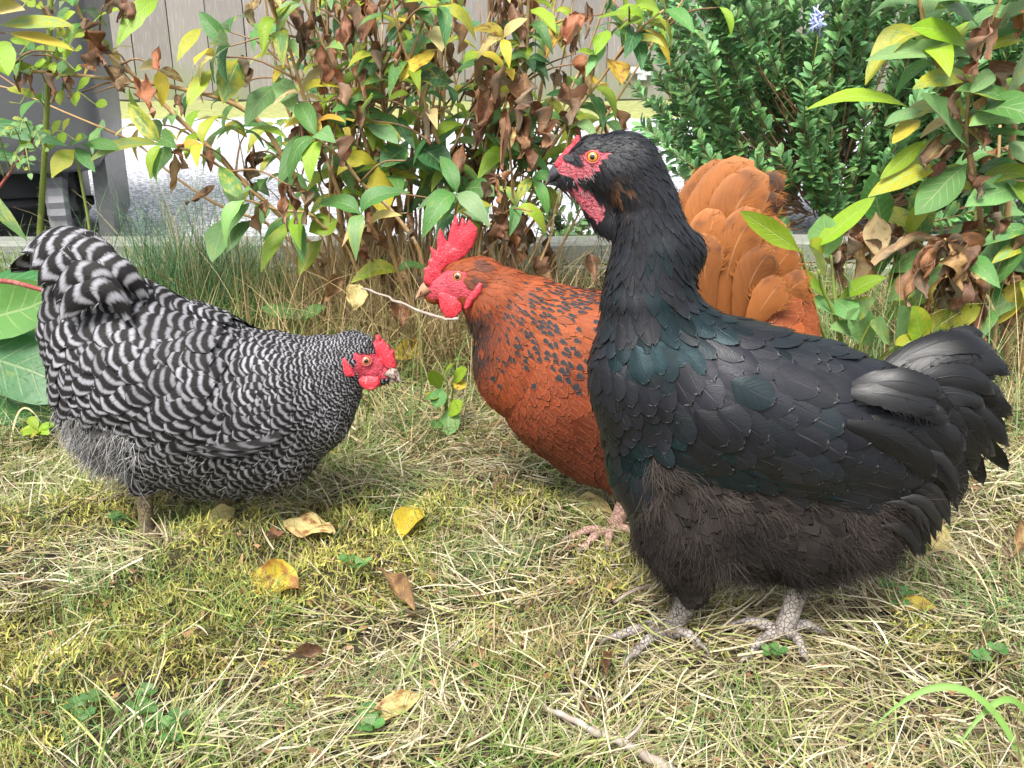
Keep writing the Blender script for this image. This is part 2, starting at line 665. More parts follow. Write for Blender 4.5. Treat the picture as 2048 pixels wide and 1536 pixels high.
def surfnet(fn, lo, hi, h):
    """surface nets: vertices and quads of fn = 0"""
    n = np.ceil((hi - lo) / h).astype(int) + 1
    ax = [lo[i] + np.arange(n[i]) * h for i in range(3)]
    g = np.stack(np.meshgrid(*ax, indexing='ij'), -1).reshape(-1, 3)
    val = np.concatenate([fn(c) for c in np.array_split(g, max(1, len(g) // 300000))]).reshape(n)
    ins = val < 0
    c = np.zeros(n - 1, int)
    for i in (0, 1):
        for j in (0, 1):
            for k in (0, 1):
                c += ins[i:n[0] - 1 + i, j:n[1] - 1 + j, k:n[2] - 1 + k]
    act = (c > 0) & (c < 8)
    idx = -np.ones(n - 1, int)
    idx[act] = np.arange(act.sum())
    v = np.stack(np.nonzero(act), -1) * h + lo + h / 2
    quads = []
    for a in range(3):
        b, d = (a + 1) % 3, (a + 2) % 3
        s0 = [slice(None)] * 3
        s1 = [slice(None)] * 3
        s0[a], s1[a] = slice(0, -1), slice(1, None)
        e0, e1 = ins[tuple(s0)], ins[tuple(s1)]
        I = np.stack(np.nonzero(e0 != e1), -1)
        I = I[(I[:, b] > 0) & (I[:, d] > 0) & (I[:, b] < n[b] - 1) & (I[:, d] < n[d] - 1)]
        flip = ins[tuple(I.T)]
        q = []
        for ob, od in ((-1, -1), (0, -1), (0, 0), (-1, 0)):
            J = I.copy()
            J[:, b] += ob
            J[:, d] += od
            q.append(idx[tuple(J.T)])
        q = np.stack(q, -1)
        q[~flip] = q[~flip][:, ::-1]
        quads.append(q)
    q = np.concatenate(quads)
    return v, q[(q >= 0).all(1)]


def poly_sd(poly, x, y):
    """signed distance to a polygon (negative inside)"""
    p = np.asarray(poly, float)
    q = np.roll(p, -1, 0)
    d = np.full(np.shape(x), 1e9)
    ins = np.zeros(np.shape(x), bool)
    for (x0, y0), (x1, y1) in zip(p, q):
        ex, ey = x1 - x0, y1 - y0
        t = np.clip(((x - x0) * ex + (y - y0) * ey) / (ex * ex + ey * ey + 1e-12), 0, 1)
        d = np.minimum(d, np.hypot(x - x0 - t * ex, y - y0 - t * ey))
        if y0 != y1:
            ins ^= ((y0 > y) != (y1 > y)) & (x < ex * (y - y0) / (y1 - y0) + x0)
    return np.where(ins, -d, d)


def slab(name, poly, Y, thick, h, mat, parent, org, tint, rnd=0.004, bulge=0.5, lean=0.0):
    """a fleshy flat piece with a traced outline, rounded rim and swelling middle; at depth Y"""
    poly = np.asarray(poly, float)
    w = P(poly[:, 0], poly[:, 1], Y)
    pl = w[:, [0, 2]] - org[[0, 2]]
    cy = Y - org[1]
    zm = pl[:, 1].mean()

    def fn(p):
        d = poly_sd(pl, p[:, 0], p[:, 2])
        th = thick * (1 - bulge + bulge * np.clip(-d / (thick * 3), 0, 1))
        yy = np.abs(p[:, 1] - cy - lean * (p[:, 2] - zm)) - th
        a, b = d + rnd, yy + rnd
        return np.minimum(np.maximum(a, b), 0) + np.hypot(np.maximum(a, 0), np.maximum(b, 0)) - rnd
    ex = abs(lean) * np.ptp(pl[:, 1])
    lo = np.array([pl[:, 0].min(), cy - thick - ex, pl[:, 1].min()]) - 0.003
    hi = np.array([pl[:, 0].max(), cy + thick + ex, pl[:, 1].max()]) + 0.003
    v, q = surfnet(fn, lo, hi, h)
    for _ in range(3):
        d = fn(v)
        g = np.stack([(fn(v + e) - fn(v - e)) / 0.0008 for e in np.eye(3) * 0.0004], -1)
        v = v - g * np.clip(d / np.maximum((g * g).sum(1), .2), -h, h)[:, None] * 0.8
    return build(name, v, q, mat, parent, np.stack([v[:, 0], v[:, 2], v[:, 1]], -1), np.broadcast_to(np.asarray(tint, float), (len(v), 3)))


def scatter(cand, rad, rng, maxn=6000):
    """dart throwing with a radius of its own for every candidate; returns kept indices"""
    order = rng.permutation(len(cand))
    keep = []
    cell = 0.006
    grid = {}
    key = np.floor(cand / cell).astype(int)
    for i in order:
        r = rad[i]
        m = int(r // cell) + 1
        kx, ky, kz = key[i]
        ok = True
        for a in range(kx - m, kx + m + 1):
            for b in range(ky - m, ky + m + 1):
                for c in range(kz - m, kz + m + 1):
                    for j in grid.get((a, b, c), ()):
                        d = cand[i] - cand[j]
                        if d @ d < r * r:
                            ok = False
                            break
                    if not ok:
                        break
                if not ok:
                    break
            if not ok:
                break
        if ok:
            keep.append(i)
            grid.setdefault((kx, ky, kz), []).append(i)
            if len(keep) >= maxn:
                break
    return np.array(keep)


def flow_at(body, pts, ctrl):
    """interpolates the feather tract: columns px py dx dy L W pointed lift -> world direction, L, W, pointed, lift"""
    c = np.asarray(ctrl, float)
    x, y = body.px(pts)
    d2 = (x[:, None] - c[None, :, 0]) ** 2 + (y[:, None] - c[None, :, 1]) ** 2
    w = 1 / (d2 + 200) ** 1.6
    w /= w.sum(1, keepdims=True)
    dd = unit(c[:, 2:4])
    vec = w @ dd
    rest = w @ c[:, 4:8]
    d3 = np.stack([vec[:, 0], np.zeros(len(pts)), -vec[:, 1]], -1)
    n = body.normal(pts)
    d3 = unit(d3 - n * (d3 * n).sum(1, keepdims=True))
    sc = proj(np.array([0, body.Y, body.org[2] + 0.15]))[2] / FPX
    return d3, n, rest[:, 0] * sc, rest[:, 1] * sc, rest[:, 2], rest[:, 3] * 0.001


def lay_feathers(body, pts, d, n, L, W, pt, lift, rng, cup=0.10, base=0.0006, ragged=0.022):
    """feathers laid over the body like tiles: each a curved vane that follows the body's surface"""
    N = len(pts)
    v = 1 - (1 - np.linspace(0, 1, NV)) ** 1.55
    u = np.linspace(-1, 1, NU)
    b = np.cross(n, d)
    rd = np.where(v < 0.5, np.clip(v / 0.32, 0, 1) ** 0.6, np.sqrt(np.clip(1 - ((v - 0.5) / 0.5) ** 2.6, 0, 1)))
    pp = np.clip(v / 0.3, 0, 1) ** 0.7 * np.clip((1 - v) / 0.62, 0, 1) ** 0.75
    prof = rd[None] * (1 - pt[:, None]) + pp[None] * pt[:, None]
    prof = np.maximum(prof, 0.03)
    rag = rng.uniform(-ragged, ragged, (N, NV, NU))
    rag[:, :, NU // 2] *= 0.4
    vv = v[None, :, None] + rag * 0.5 * (v > 0.5)[None, :, None] - 0.05 * (u ** 2)[None, None] * (v > 0.3)[None, :, None]
    uu = u[None, None] * (prof[:, :, None] * (1 + rag * (np.abs(u) > 0.6)[None, None]))
    pos = pts[:, None, None] + d[:, None, None] * ((vv - 0.3) * L[:, None, None])[..., None] + b[:, None, None] * (uu * (W / 2)[:, None, None])[..., None]
    off = base + lift[:, None, None] * (v[None, :, None] ** 1.2) - cup * (u ** 2)[None, None] * (W / 2)[:, None, None] * prof[:, :, None]
    off = off * rng.uniform(0.8, 1.25, (N, 1, 1)) + rng.uniform(-0.0004, 0.0006, (N, 1, 1))
    off = off + ((vnoise(pts * 55.0, 7) - 0.5) * 0.0035 * np.clip(W / 0.02, 0, 1))[:, None, None]
    flat = body.onto(pos.reshape(-1, 3), off.reshape(-1), 3)
    uvr = np.zeros((N, NV, NU, 3))
    uvr[..., 0] = u[None, None]
    uvr[..., 1] = v[None, :, None]
    uvr[..., 2] = rng.uniform(0, 1, (N, 1, 1))
    return flat, grid_faces(N, NV, NU), uvr.reshape(-1, 3)


def strands(pts, d, n, L, lift, rng, w=0.0004, k=5, curl=0.5, sag=0.35):
    """fine fluff: thin ribbons that leave the surface and droop"""
    N = len(pts)
    t = np.linspace(0, 1, k)
    side = np.cross(n, d)
    dirs = unit(d + n * lift[:, None] + side * rng.normal(0, 0.35, N)[:, None])
    cv = rng.normal(0, curl, N)
    pos = pts[:, None] + dirs[:, None] * (t[None, :, None] * L[:, None, None]) + side[:, None] * ((t ** 2)[None, :, None] * (cv * L)[:, None, None] * 0.5)
    pos[:, :, 2] -= (t ** 2)[None] * (L * sag * rng.uniform(0.3, 1.4, N))[:, None]
    ww = unit(np.cross(dirs, np.array([0.1, -1, 0.25])) + rng.normal(0, 0.3, (N, 3)))
    hw = w * (1 - t * 0.75)
    a = pos + ww[:, None] * hw[None, :, None]
    c = pos - ww[:, None] * hw[None, :, None]
    v = np.stack([a, c], 2).reshape(-1, 3)
    uvr = np.zeros((N, k, 2, 3))
    uvr[..., 1] = t[None, :, None]
    uvr[..., 2] = rng.uniform(0, 1, (N, 1, 1))
    return v, grid_faces(N, k, 2), uvr.reshape(-1, 3)


def quill(p0, p1, p2, Y, org, wpx, rng, yo=(0, 0, 0), nrm=(0, -1, 0.35), pt=0.0, nv=16, nu=9, cup=0.18, ragged=0.05):
    """one long tail or wing feather along a curve given in picture pixels, standing near depth Y"""
    a, b, c = [P(p[0], p[1], Y + y) for p, y in zip((p0, p1, p2), yo)]
    path = bez(a, 2 * b - 0.5 * (a + c), c, nv)
    t = unit(np.gradient(path, axis=0))
    nr = np.asarray(nrm, float)
    s = unit(np.cross(t, nr))
    nn = unit(np.cross(s, t))
    dep = proj(b)[2]
    W = wpx * dep / FPX / 2
    v = np.linspace(0, 1, nv)
    rd = np.where(v < 0.6, 0.35 + 0.65 * np.clip(v / 0.5, 0, 1) ** 0.8, np.sqrt(np.clip(1 - ((v - 0.6) / 0.4) ** 2.4, 0, 1)))
    pp = np.clip(v / 0.25, 0.3, 1) * np.clip((1 - v) / 0.6, 0, 1) ** 0.7
    prof = np.maximum(rd * (1 - pt) + pp * pt, 0.02)
    u = np.linspace(-1, 1, nu)
    rag = 1 + rng.uniform(-ragged, ragged, (nv, nu)) * (np.abs(u) > 0.7)[None]
    pos = path[:, None] + s[:, None] * (u[None] * prof[:, None] * rag * W)[..., None] - nn[:, None] * (cup * W * (u ** 2)[None] * prof[:, None])[..., None]
    uvr = np.zeros((nv, nu, 3))
    uvr[..., 0] = u[None]
    uvr[..., 1] = v[:, None]
    uvr[..., 2] = rng.uniform()
    return pos.reshape(-1, 3) - org, grid_faces(1, nv, nu), uvr.reshape(-1, 3)


def barbs(V, nv, nu, rng, per=26, L=(0.004, 0.010)):
    """loose barbs fraying from the rims and tips of long feathers; V is a list of (nv*nu,3) vanes"""
    P0, D, N = [], [], []
    for v in V:
        g = v.reshape(nv, nu, 3)
        t = unit(np.gradient(g, axis=0))
        o = unit(np.gradient(g, axis=1))
        for _ in range(per):
            i = int(nv * rng.uniform(0.35, 1) ** 0.8) - 1
            e = rng.integers(2)
            j = 0 if e == 0 else nu - 1
            if i >= nv - 3:
                j = int(rng.integers(nu))
            P0.append(g[i, j]), D.append(t[i, j] * 0.9 + o[i, j] * (-0.45 if e == 0 else 0.45) + rng.normal(0, .12, 3))
            N.append(np.cross(o[i, nu // 2], t[i, nu // 2]))
    P0, D, N = np.array(P0), unit(np.array(D)), unit(np.array(N))
    return strands(P0, D, N, rng.uniform(*L, len(P0)), rng.normal(0, .15, len(P0)), rng, 0.00030, 5, 0.4, 0.15)


# -------------------------------- materials of the hens
def skin_mat(name, c1, c2, scale=900.0, bump=0.6, rough=0.5):
    b = NB(name)
    tc = b.n("TexCoord").outputs['Object']
    vo = b.n("TexVoronoi", {'Scale': scale, 'Vector': tc})
    n = b.noise(120.0, 4)
    n2 = b.noise(1500.0, 2)
    c = b.mix(n, c1, c2)
    c = b.mix(b.ss(n2, 0.56, 0.74), c, (0.64, 0.26, 0.27))
    pat = b.noise(160.0, 4, 0.6)
    c = b.mix(b.math('MULTIPLY', b.ss(pat, 0.56, 0.70), 0.45), c, (0.60, 0.30, 0.28))
    c = b.mix(b.math('MULTIPLY', b.ss(pat, 0.44, 0.30), 0.5), c, (0.22, 0.010, 0.016))
    h = b.math('MULTIPLY_ADD', vo.outputs['Distance'], -1.0, b.math('MULTIPLY_ADD', n2, 1.1, b.math('MULTIPLY', n, 0.35)))
    return b.done(c, rough, b.bump(h, bump * 0.95, 0.0010), Subsurface_Weight=0.15, Subsurface_Radius=(0.004, 0.001, 0.001), Subsurface_Scale=0.4)


M_comb = skin_mat("red_comb_skin", (0.62, 0.030, 0.055), (0.45, 0.014, 0.032), 700)
M_wattle = skin_mat("red_wattle_skin", (0.56, 0.022, 0.040), (0.40, 0.010, 0.022), 500, 0.4)


def eye_mat(name, iris, inner):
    b = NB(name)
    u, v, r = b.uvr()
    n = b.noise(1500.0, 3)
    c = b.mix(b.ss(v, 0.36, 0.72), inner, iris)
    c = b.mix(b.math('MULTIPLY', n, 0.4), c, tuple(0.4 * x for x in iris))
    c = b.mix(b.ss(v, 0.74, 0.80), c, (0.03, 0.012, 0.008))
    c = b.mix(b.ss(v, 0.40, 0.36), c, (0.003, 0.003, 0.003))
    return b.done(c, 0.06, None, Coat_Weight=1.0, Coat_Roughness=0.02)


M_eye_orange = eye_mat("orange_eye", (0.80, 0.26, 0.02), (0.62, 0.30, 0.05))
M_eye_amber = eye_mat("amber_eye", (0.60, 0.24, 0.10), (0.45, 0.14, 0.06))


def beak_mat(name, tip, base, dark):
    b = NB(name)
    u, v, r = b.uvr()
    n = b.noise(300.0, 3)
    c = b.mix(b.ss(v, 0.45, 0.95), base, tip)
    c = b.mix(b.math('MULTIPLY', b.ss(n, 0.45, 0.6), dark), c, (0.03, 0.03, 0.035))
    return b.done(c, 0.38, b.bump(n, 0.15, 0.0006))


M_beak_dark = beak_mat("dark_horn_beak", (0.42, 0.36, 0.29), (0.045, 0.045, 0.055), 0.35)
M_beak_pale = beak_mat("pale_horn_beak", (0.58, 0.46, 0.36), (0.36, 0.20, 0.12), 0.0)
M_beak_mottled = beak_mat("mottled_horn_beak", (0.52, 0.44, 0.38), (0.50, 0.38, 0.32), 0.8)


def shank_mat(name, c1, c2, gap):
    b = NB(name)
    u, v, r = b.uvr()
    tc = b.n("TexCoord").outputs['Object']
    vo = b.n("TexVoronoi", {'Scale': 230.0, 'Vector': tc}, feature='DISTANCE_TO_EDGE')
    n = b.ss(b.noise(60.0, 4), 0.3, 0.7)
    e = b.ss(vo.outputs['Distance'], 0.015, 0.09)
    c = b.mix(n, c1, c2)
    c = b.mix(e, gap, c)
    return b.done(c, 0.6, b.bump(e, 0.7, 0.0008))


M_shank_grey = shank_mat("grey_scaly_skin", (0.34, 0.30, 0.27), (0.17, 0.145, 0.125), (0.05, 0.042, 0.040))
M_shank_yellow = shank_mat("dull_yellow_scaly_skin", (0.19, 0.145, 0.07), (0.10, 0.08, 0.05), (0.045, 0.035, 0.025))
M_shank_pink = shank_mat("pink_scaly_skin", (0.50, 0.32, 0.26), (0.38, 0.24, 0.18), (0.20, 0.10, 0.08))
b = NB("horn_claw")
M_claw = b.done(b.mix(b.noise(200.0), (0.10, 0.085, 0.07), (0.22, 0.19, 0.16)), 0.4)
b = NB("eyelid_skin")
M_lid = b.done(b.mix(b.noise(900.0), (0.52, 0.12, 0.10), (0.44, 0.07, 0.07)), 0.5)


def feather_mat(name, kind, rough=0.5):
    b = NB(name)
    u, v, r = b.uvr()
    t = b.attr("tint")
    tint = t.outputs['Color']
    au = b.math('ABSOLUTE', u)
    ro = b.math('MULTIPLY', r, 37.0)
    # barbs: fine streaks that leave the shaft at an angle
    barb = b.noise(1.0, 2, 0.6, b.comb(b.math('MULTIPLY_ADD', au, -9.0, b.math('MULTIPLY', v, 24.0)), b.math('MULTIPLY', au, 1.2), ro))
    coarse = b.noise(1.0, 2, 0.5, b.comb(b.math('MULTIPLY', u, 1.5), b.math('MULTIPLY', v, 2.0), ro))
    shaft = b.math('MULTIPLY', b.ss(au, 0.065, 0.012), b.math('MULTIPLY', b.ss(v, 0.2, 0.45), b.ss(v, 0.95, 0.6)))
    fine = b.noise(1.0, 2, 0.6, b.comb(b.math('MULTIPLY_ADD', au, -22.0, b.math('MULTIPLY', v, 60.0)), b.math('MULTIPLY', au, 1.5), ro))
    kw = {}
    if kind == 'black':
        dk = b.mix(b.math('MULTIPLY', barb, 0.8), tint, b.mix(0.7, tint, (0.0, 0.0, 0.0)))
        c = b.mix(b.math('MULTIPLY', shaft, b.math('MULTIPLY', b.ss(r, 0.55, 0.9), 0.40)), dk, (0.060, 0.058, 0.060))
        rim = b.math('MULTIPLY', b.ss(v, 0.93, 0.99), 0.55)
        c = b.mix(rim, c, (0.046, 0.042, 0.042))
        rr = b.math('MULTIPLY_ADD', fine, 0.30, b.math('MULTIPLY_ADD', coarse, 0.14, rough - 0.27))
        kw = dict(Metallic=b.math('MULTIPLY', t.outputs['Alpha'], 0.75), Specular_IOR_Level=0.40)
    elif kind == 'barred':
        nb = b.n("SeparateColor", {0: tint})
        s = b.math('MULTIPLY_ADD', b.math('MULTIPLY', au, au), 0.10, v)
        s = b.math('MULTIPLY_ADD', barb, 0.05, b.math('MULTIPLY_ADD', coarse, 0.10, s))
        s = b.math('MULTIPLY_ADD', b.math('SUBTRACT', r, 0.5), b.math('MULTIPLY_ADD', nb.outputs[2], 0.5, 0.22), s)
        ph = b.math('SINE', b.math('MULTIPLY', b.math('SUBTRACT', 1.02, s), b.math('MULTIPLY', nb.outputs[0], 6.2832 * 10)))
        k = b.ss(b.math('MULTIPLY_ADD', coarse, 0.7, ph), -0.05, 1.65)
        k = b.math('MULTIPLY', k, b.math('MULTIPLY_ADD', b.ss(au, 0.72, 1.0), -0.65, 1.0))
        wl = b.mix(barb, (0.46, 0.46, 0.50), (0.22, 0.215, 0.23))
        c = b.mix(b.math('MULTIPLY', k, nb.outputs[1]), (0.0075, 0.0066, 0.0066), wl)
        c = b.mix(b.math('MULTIPLY', shaft, 0.35), c, (0.02, 0.02, 0.02))
        rr = b.math('MULTIPLY_ADD', barb, 0.25, rough)
        kw = dict(Specular_IOR_Level=0.25)
    else:                                   # red: warm ground, paler rim and shaft, dark spot near the tip where the tint says so
        c = b.mix(b.math('MULTIPLY', barb, 0.75), tint, b.mix(0.62, tint, (0.02, 0.0, 0.0)))
        c = b.mix(b.math('MULTIPLY', shaft, 0.30), c, b.mix(0.5, tint, (0.8, 0.5, 0.25)))
        rim = b.math('MAXIMUM', b.ss(v, 0.84, 0.99), b.math('MULTIPLY', b.ss(au, 0.72, 1.0), b.ss(v, 0.4, 0.8)))
        c = b.mix(b.math('MULTIPLY', rim, 0.25), c, b.mix(0.3, tint, (0.9, 0.5, 0.25)))
        sv = b.math('SUBTRACT', v, 0.80)
        e = b.math('MULTIPLY_ADD', b.math('MULTIPLY', u, u), 0.055, b.math('MULTIPLY', sv, sv))
        spot = b.math('MULTIPLY', b.ss(b.math('MULTIPLY_ADD', coarse, 0.012, e), 0.042, 0.026), b.math('SUBTRACT', 1.0, t.outputs['Alpha']))
        c = b.mix(spot, c, (0.016, 0.017, 0.020))
        rr = b.math('MULTIPLY_ADD', barb, 0.25, rough)
        kw = dict(Specular_IOR_Level=0.35)
    return b.done(c, rr, b.bump(b.math('MULTIPLY_ADD', barb, 0.35, b.math('MULTIPLY_ADD', fine, 0.35, b.math('MULTIPLY', shaft, 0.5))), 0.5, 0.0008), **kw)


def fluff_mat(name):
    b = NB(name)
    u, v, r = b.uvr()
    t = b.attr("tint").outputs['Color']
    c = b.mix(b.math('MULTIPLY', r, 0.6), t, b.mix(0.5, t, (0, 0, 0)))
    return b.done(c, 0.8, Specular_IOR_Level=0.15)


M_fb = feather_mat("black_feather", 'black', 0.46)
M_fw = feather_mat("barred_feather", 'barred', 0.55)
M_fr = feather_mat("rust_feather", 'red', 0.55)
M_fluff = fluff_mat("down")


def body_mat(name, feather, skin, skin2):
    b = NB(name)
    s = b.attr("skin").outputs['Fac']
    n = b.noise(420.0, 4, 0.6)
    n2 = b.noise(110.0, 3)
    fine = b.noise(1500.0, 3, 0.6)
    tc = b.n("TexCoord").outputs['Object']
    vo = b.n("TexVoronoi", {'Scale': 560.0, 'Vector': tc})
    k = b.ss(b.math('MULTIPLY_ADD', b.math('SUBTRACT', n, 0.5), 0.5, s), 0.40, 0.56)
    sk = b.mix(n2, skin, skin2)
    sk = b.mix(b.math('MULTIPLY', b.ss(fine, 0.55, 0.72), 0.55), sk, (0.66, 0.36, 0.36))
    sk = b.mix(b.math('MULTIPLY', b.ss(fine, 0.46, 0.32), 0.75), sk, (0.12, 0.010, 0.016))
    wr = b.noise(1.0, 3, 0.6, b.n('Mapping', {'Vector': tc, 'Scale': (170.0, 170.0, 420.0), 'Rotation': (0.0, 0.5, 0.0)}).outputs[0])
    sk = b.mix(b.math('MULTIPLY', b.ss(wr, 0.50, 0.36), 0.6), sk, (0.18, 0.016, 0.022))
    c = b.mix(k, b.mix(n, feather, tuple(0.5 * x for x in feather)), sk)
    h = b.math('MULTIPLY_ADD', vo.outputs['Distance'], -0.9, b.math('ADD', b.math('MULTIPLY', wr, 2.0), fine))
    return b.done(c, b.math('MULTIPLY_ADD', k, -0.25, 0.8), b.bump(h, 0.6, 0.0014))


# -------------------------------- one hen from its traced numbers
def make_eye(o, p, r, mat, sgn, fwd):
    """domed eye with iris and pupil, and a ring of lid skin"""
    ax = unit(np.array([fwd * 0.22, sgn * 1.0, 0.12]))
    s = unit(np.cross(ax, [0, 0, 1]))
    t = np.cross(s, ax)
    nr, nk = 12, 28
    th = np.linspace(0, 1.0, nr)
    a = np.linspace(0, 2 * math.pi, nk, endpoint=False)
    R = r * 1.22
    ang = th * 0.96
    rr, hh = np.sin(ang) * R, np.cos(ang) * R - R * 0.62
    v = p + ax * hh[:, None, None] + (np.cos(a)[None, :, None] * s + np.sin(a)[None, :, None] * t) * rr[:, None, None]
    i = np.arange(nr - 1)[:, None] * nk
    j = np.arange(nk)[None]
    q = np.stack([i + j, i + nk + j, i + nk + (j + 1) % nk, i + (j + 1) % nk], -1).reshape(-1, 4)
    uvr = np.zeros((nr, nk, 3))
    uvr[..., 1] = th[:, None]
    e = build("eye", v.reshape(-1, 3), q, mat, o, uvr.reshape(-1, 3))
    a = np.linspace(0, 2 * math.pi, 37)
    ring = p + ax * (-0.02 * r) + (np.cos(a)[:, None] * s * 1.12 + np.sin(a)[:, None] * t * 0.98) * r
    Bag().tube(ring, 0.16 * r, 8).out("eyelid", M_lid, e)


def make_beak(o, Y, org, mat, top, tip, gape, low, thick):
    """two mandibles: top / gape are the upper base, tip the point, low the base of the lower one (pixels)"""
    g = Bag()
    T, K, Gp, Lw = [P(p[0], p[1], Y) - org for p in (top, tip, gape, low)]
    n = 14
    s = np.linspace(0, 1, n)
    up = spline([T, T + (K - T) * 0.45 + np.array([0, 0, 0.18 * np.linalg.norm(K - T)]), T + (K - T) * 0.85 + np.array([0, 0, 0.10 * np.linalg.norm(K - T)]), K], n)
    lo = spline([Gp, Gp + (K - Gp) * 0.5 + np.array([0, 0, 0.015 * np.linalg.norm(K - Gp)]), Gp + (K - Gp) * 0.86 + np.array([0, 0, 0.01]) * 0.1, K], n)
    k = 12
    v, uv = [], []
    wid = thick * (1 - s ** 1.6) + 0.0004
    for i in range(n):
        c, h = (up[i] + lo[i]) / 2, (up[i] - lo[i]) / 2
        for a in np.linspace(0, 2 * math.pi, k, endpoint=False):
            v.append(c + h * math.sin(a) + np.array([0, wid[i] * math.cos(a), 0]))
            uv.append((a, s[i], 0))
    i = np.arange(n - 1)[:, None] * k
    j = np.arange(k)[None]
    q = np.stack([i + j, i + (j + 1) % k, i + k + (j + 1) % k, i + k + j], -1).reshape(-1, 4)
    fw = np.sign(K[0] - T[0])
    g.add(np.array(v), q if fw > 0 else q[:, ::-1], None, np.array(uv, float))
    tl = Gp + (K - Gp) * 0.86
    Lw = Gp + (Lw - Gp) * 0.7
    path = spline([Lw, (Lw + tl) / 2 - np.array([0, 0, 0.0004]), tl], 8)
    g.tube(path, np.linspace(thick * 0.62, 0.0006, 8), 10, None)
    g.u[-1][:, 1] *= 0.8
    bk = g.out("beak", mat, o)
    # nostrils
    for sg in (-1, 1):
        c = T + (K - T) * 0.2 + np.array([0, sg * thick * 0.82, -0.28 * np.linalg.norm(T - Gp)])
        Bag().tube([c, c + (K - T) * 0.10, c + (K - T) * 0.2], [0.0004, 0.0008, 0.0004], 6).out("nostril", M_nostril, bk)


b = NB("nostril_dark")
M_nostril = b.done((0.02, 0.01, 0.01), 0.6)


def make_leg(o, org, path_px, radii_px, toes_px, mat, Yo, Y, toe_r=0.0055):
    """scaly shank and four toes; toes end in claws. path in pixels at depth Y+Yo, toes on the ground"""
    y = Y + Yo
    pts = np.array([P(a, b_, y) for a, b_ in path_px])
    dep = proj(pts[0])[2]
    g = Bag()
    n = 18
    path = spline(pts, n)
    rad = np.interp(np.linspace(0, 1, n), np.linspace(0, 1, len(radii_px)), radii_px) * dep / FPX
    # scutes: gentle steps along the front
    rad = rad * (1 + 0.035 * np.sin(np.arange(n) * 2.2))
    g.tube(path - org, rad, 12)
    foot = path[-1] - org
    claws = []
    for tp in toes_px:
        e = np.array([*G(tp[0], tp[1], 0.012)]) - org
        e[2] = tp[2] if len(tp) > 2 else 0.012
        mid = foot + (e - foot) * 0.5 + np.array([0, 0, 0.007])
        s0 = foot + np.array([0, 0, -0.002])
        tpth = spline([s0, mid, e], 16)
        kn = 1 + 0.10 * np.sin(np.arange(16) * 1.5)
        g.tube(tpth, np.linspace(toe_r * 1.05, toe_r * 0.6, 16) * kn, 10)
        dr = unit(e - mid)
        claws.append(spline([e - dr * 0.002, e + dr * 0.007 + [0, 0, 0.001], e + dr * 0.014 - [0, 0, 0.006]], 8))
    leg = g.out("leg", mat, o)
    for c in claws:
        Bag().tube(c, np.linspace(toe_r * 0.58, 0.0004, 8), 8).out("claw", M_claw, leg)


def plumage(o, body, ctrl, mat, seed, tint_fn, cand, exclude=None, wing_poly=None, wing_lift=0.0, dens=0.46, names=("plumage", "wing"), cup=0.10, ragged=0.022, extra=None):
    rng = np.random.default_rng(seed)
    d, n, L, W, pt, lift = flow_at(body, cand, ctrl)
    px, py = body.px(cand)
    ok = np.ones(len(cand), bool)
    if exclude is not None:
        ok = ~exclude(px, py, cand)
    cand, d, n, L, W, pt, lift, px, py = [a[ok] for a in (cand, d, n, L, W, pt, lift, px, py)]
    k = scatter(cand, W * dens, rng)
    cand, d, n, L, W, pt, lift, px, py = [a[k] for a in (cand, d, n, L, W, pt, lift, px, py)]
    N = len(cand)
    d = unit(d + np.cross(n, d) * rng.normal(0, 0.10, (N, 1)))
    L = L * rng.uniform(0.88, 1.12, N)
    W = W * rng.uniform(0.9, 1.1, N)
    wing = np.zeros(N, bool) if wing_poly is None else poly_sd(wing_poly, px, py) < 0
    tint = tint_fn(px, py, cand, rng)
    for nm, sel in ((names[0], ~wing), (names[1], wing)):
        if not sel.any():
            continue
        halves = [(nm, sel)]
        if nm == names[1]:
            halves = [(nm, sel & (cand[:, 1] < 0)), (nm, sel & (cand[:, 1] >= 0))]
        for nme, s in halves:
            if not s.any():
                continue
            v, f, uvr = lay_feathers(body, cand[s], d[s], n[s], L[s], W[s], pt[s], lift[s], rng, cup, (0.0006 + (wing_lift if nme == names[1] else 0) + (extra(px[s], py[s]) if extra else np.zeros(s.sum())))[:, None, None], ragged)
            build(nme, v, f, mat, o, uvr, np.repeat(tint[s], NV * NU, 0))
    return N


def body_mesh(o, body, mat, skin_polys, h=0.0042):
    lo, hi = body.span()
    v, q = surfnet(body.sdf, lo, hi, h)
    v = body.onto(v, 0.0, 4)
    px, py = body.px(v)
    sk = np.full(len(v), 1e9)
    for p in skin_polys:
        sk = np.minimum(sk, poly_sd(p, px, py))
    build("body", v, q, mat, o, attrs={"skin": np.clip(0.5 - sk / 16.0, 0, 1)})
    rng = np.random.default_rng(len(v))
    return np.concatenate([body.onto(v + rng.normal(0, 0.0014, v.shape), 0.0, 2) for _ in range(2)])


def zoomed(ox, oy, k, pts):
    return [(ox + k * x, oy + k * y) for x, y in pts]
def in_any(polys, px, py, grow=0.0):
    m = np.zeros(len(px), bool)
    for p in polys:
        m |= poly_sd(p, px, py) < grow
    return m


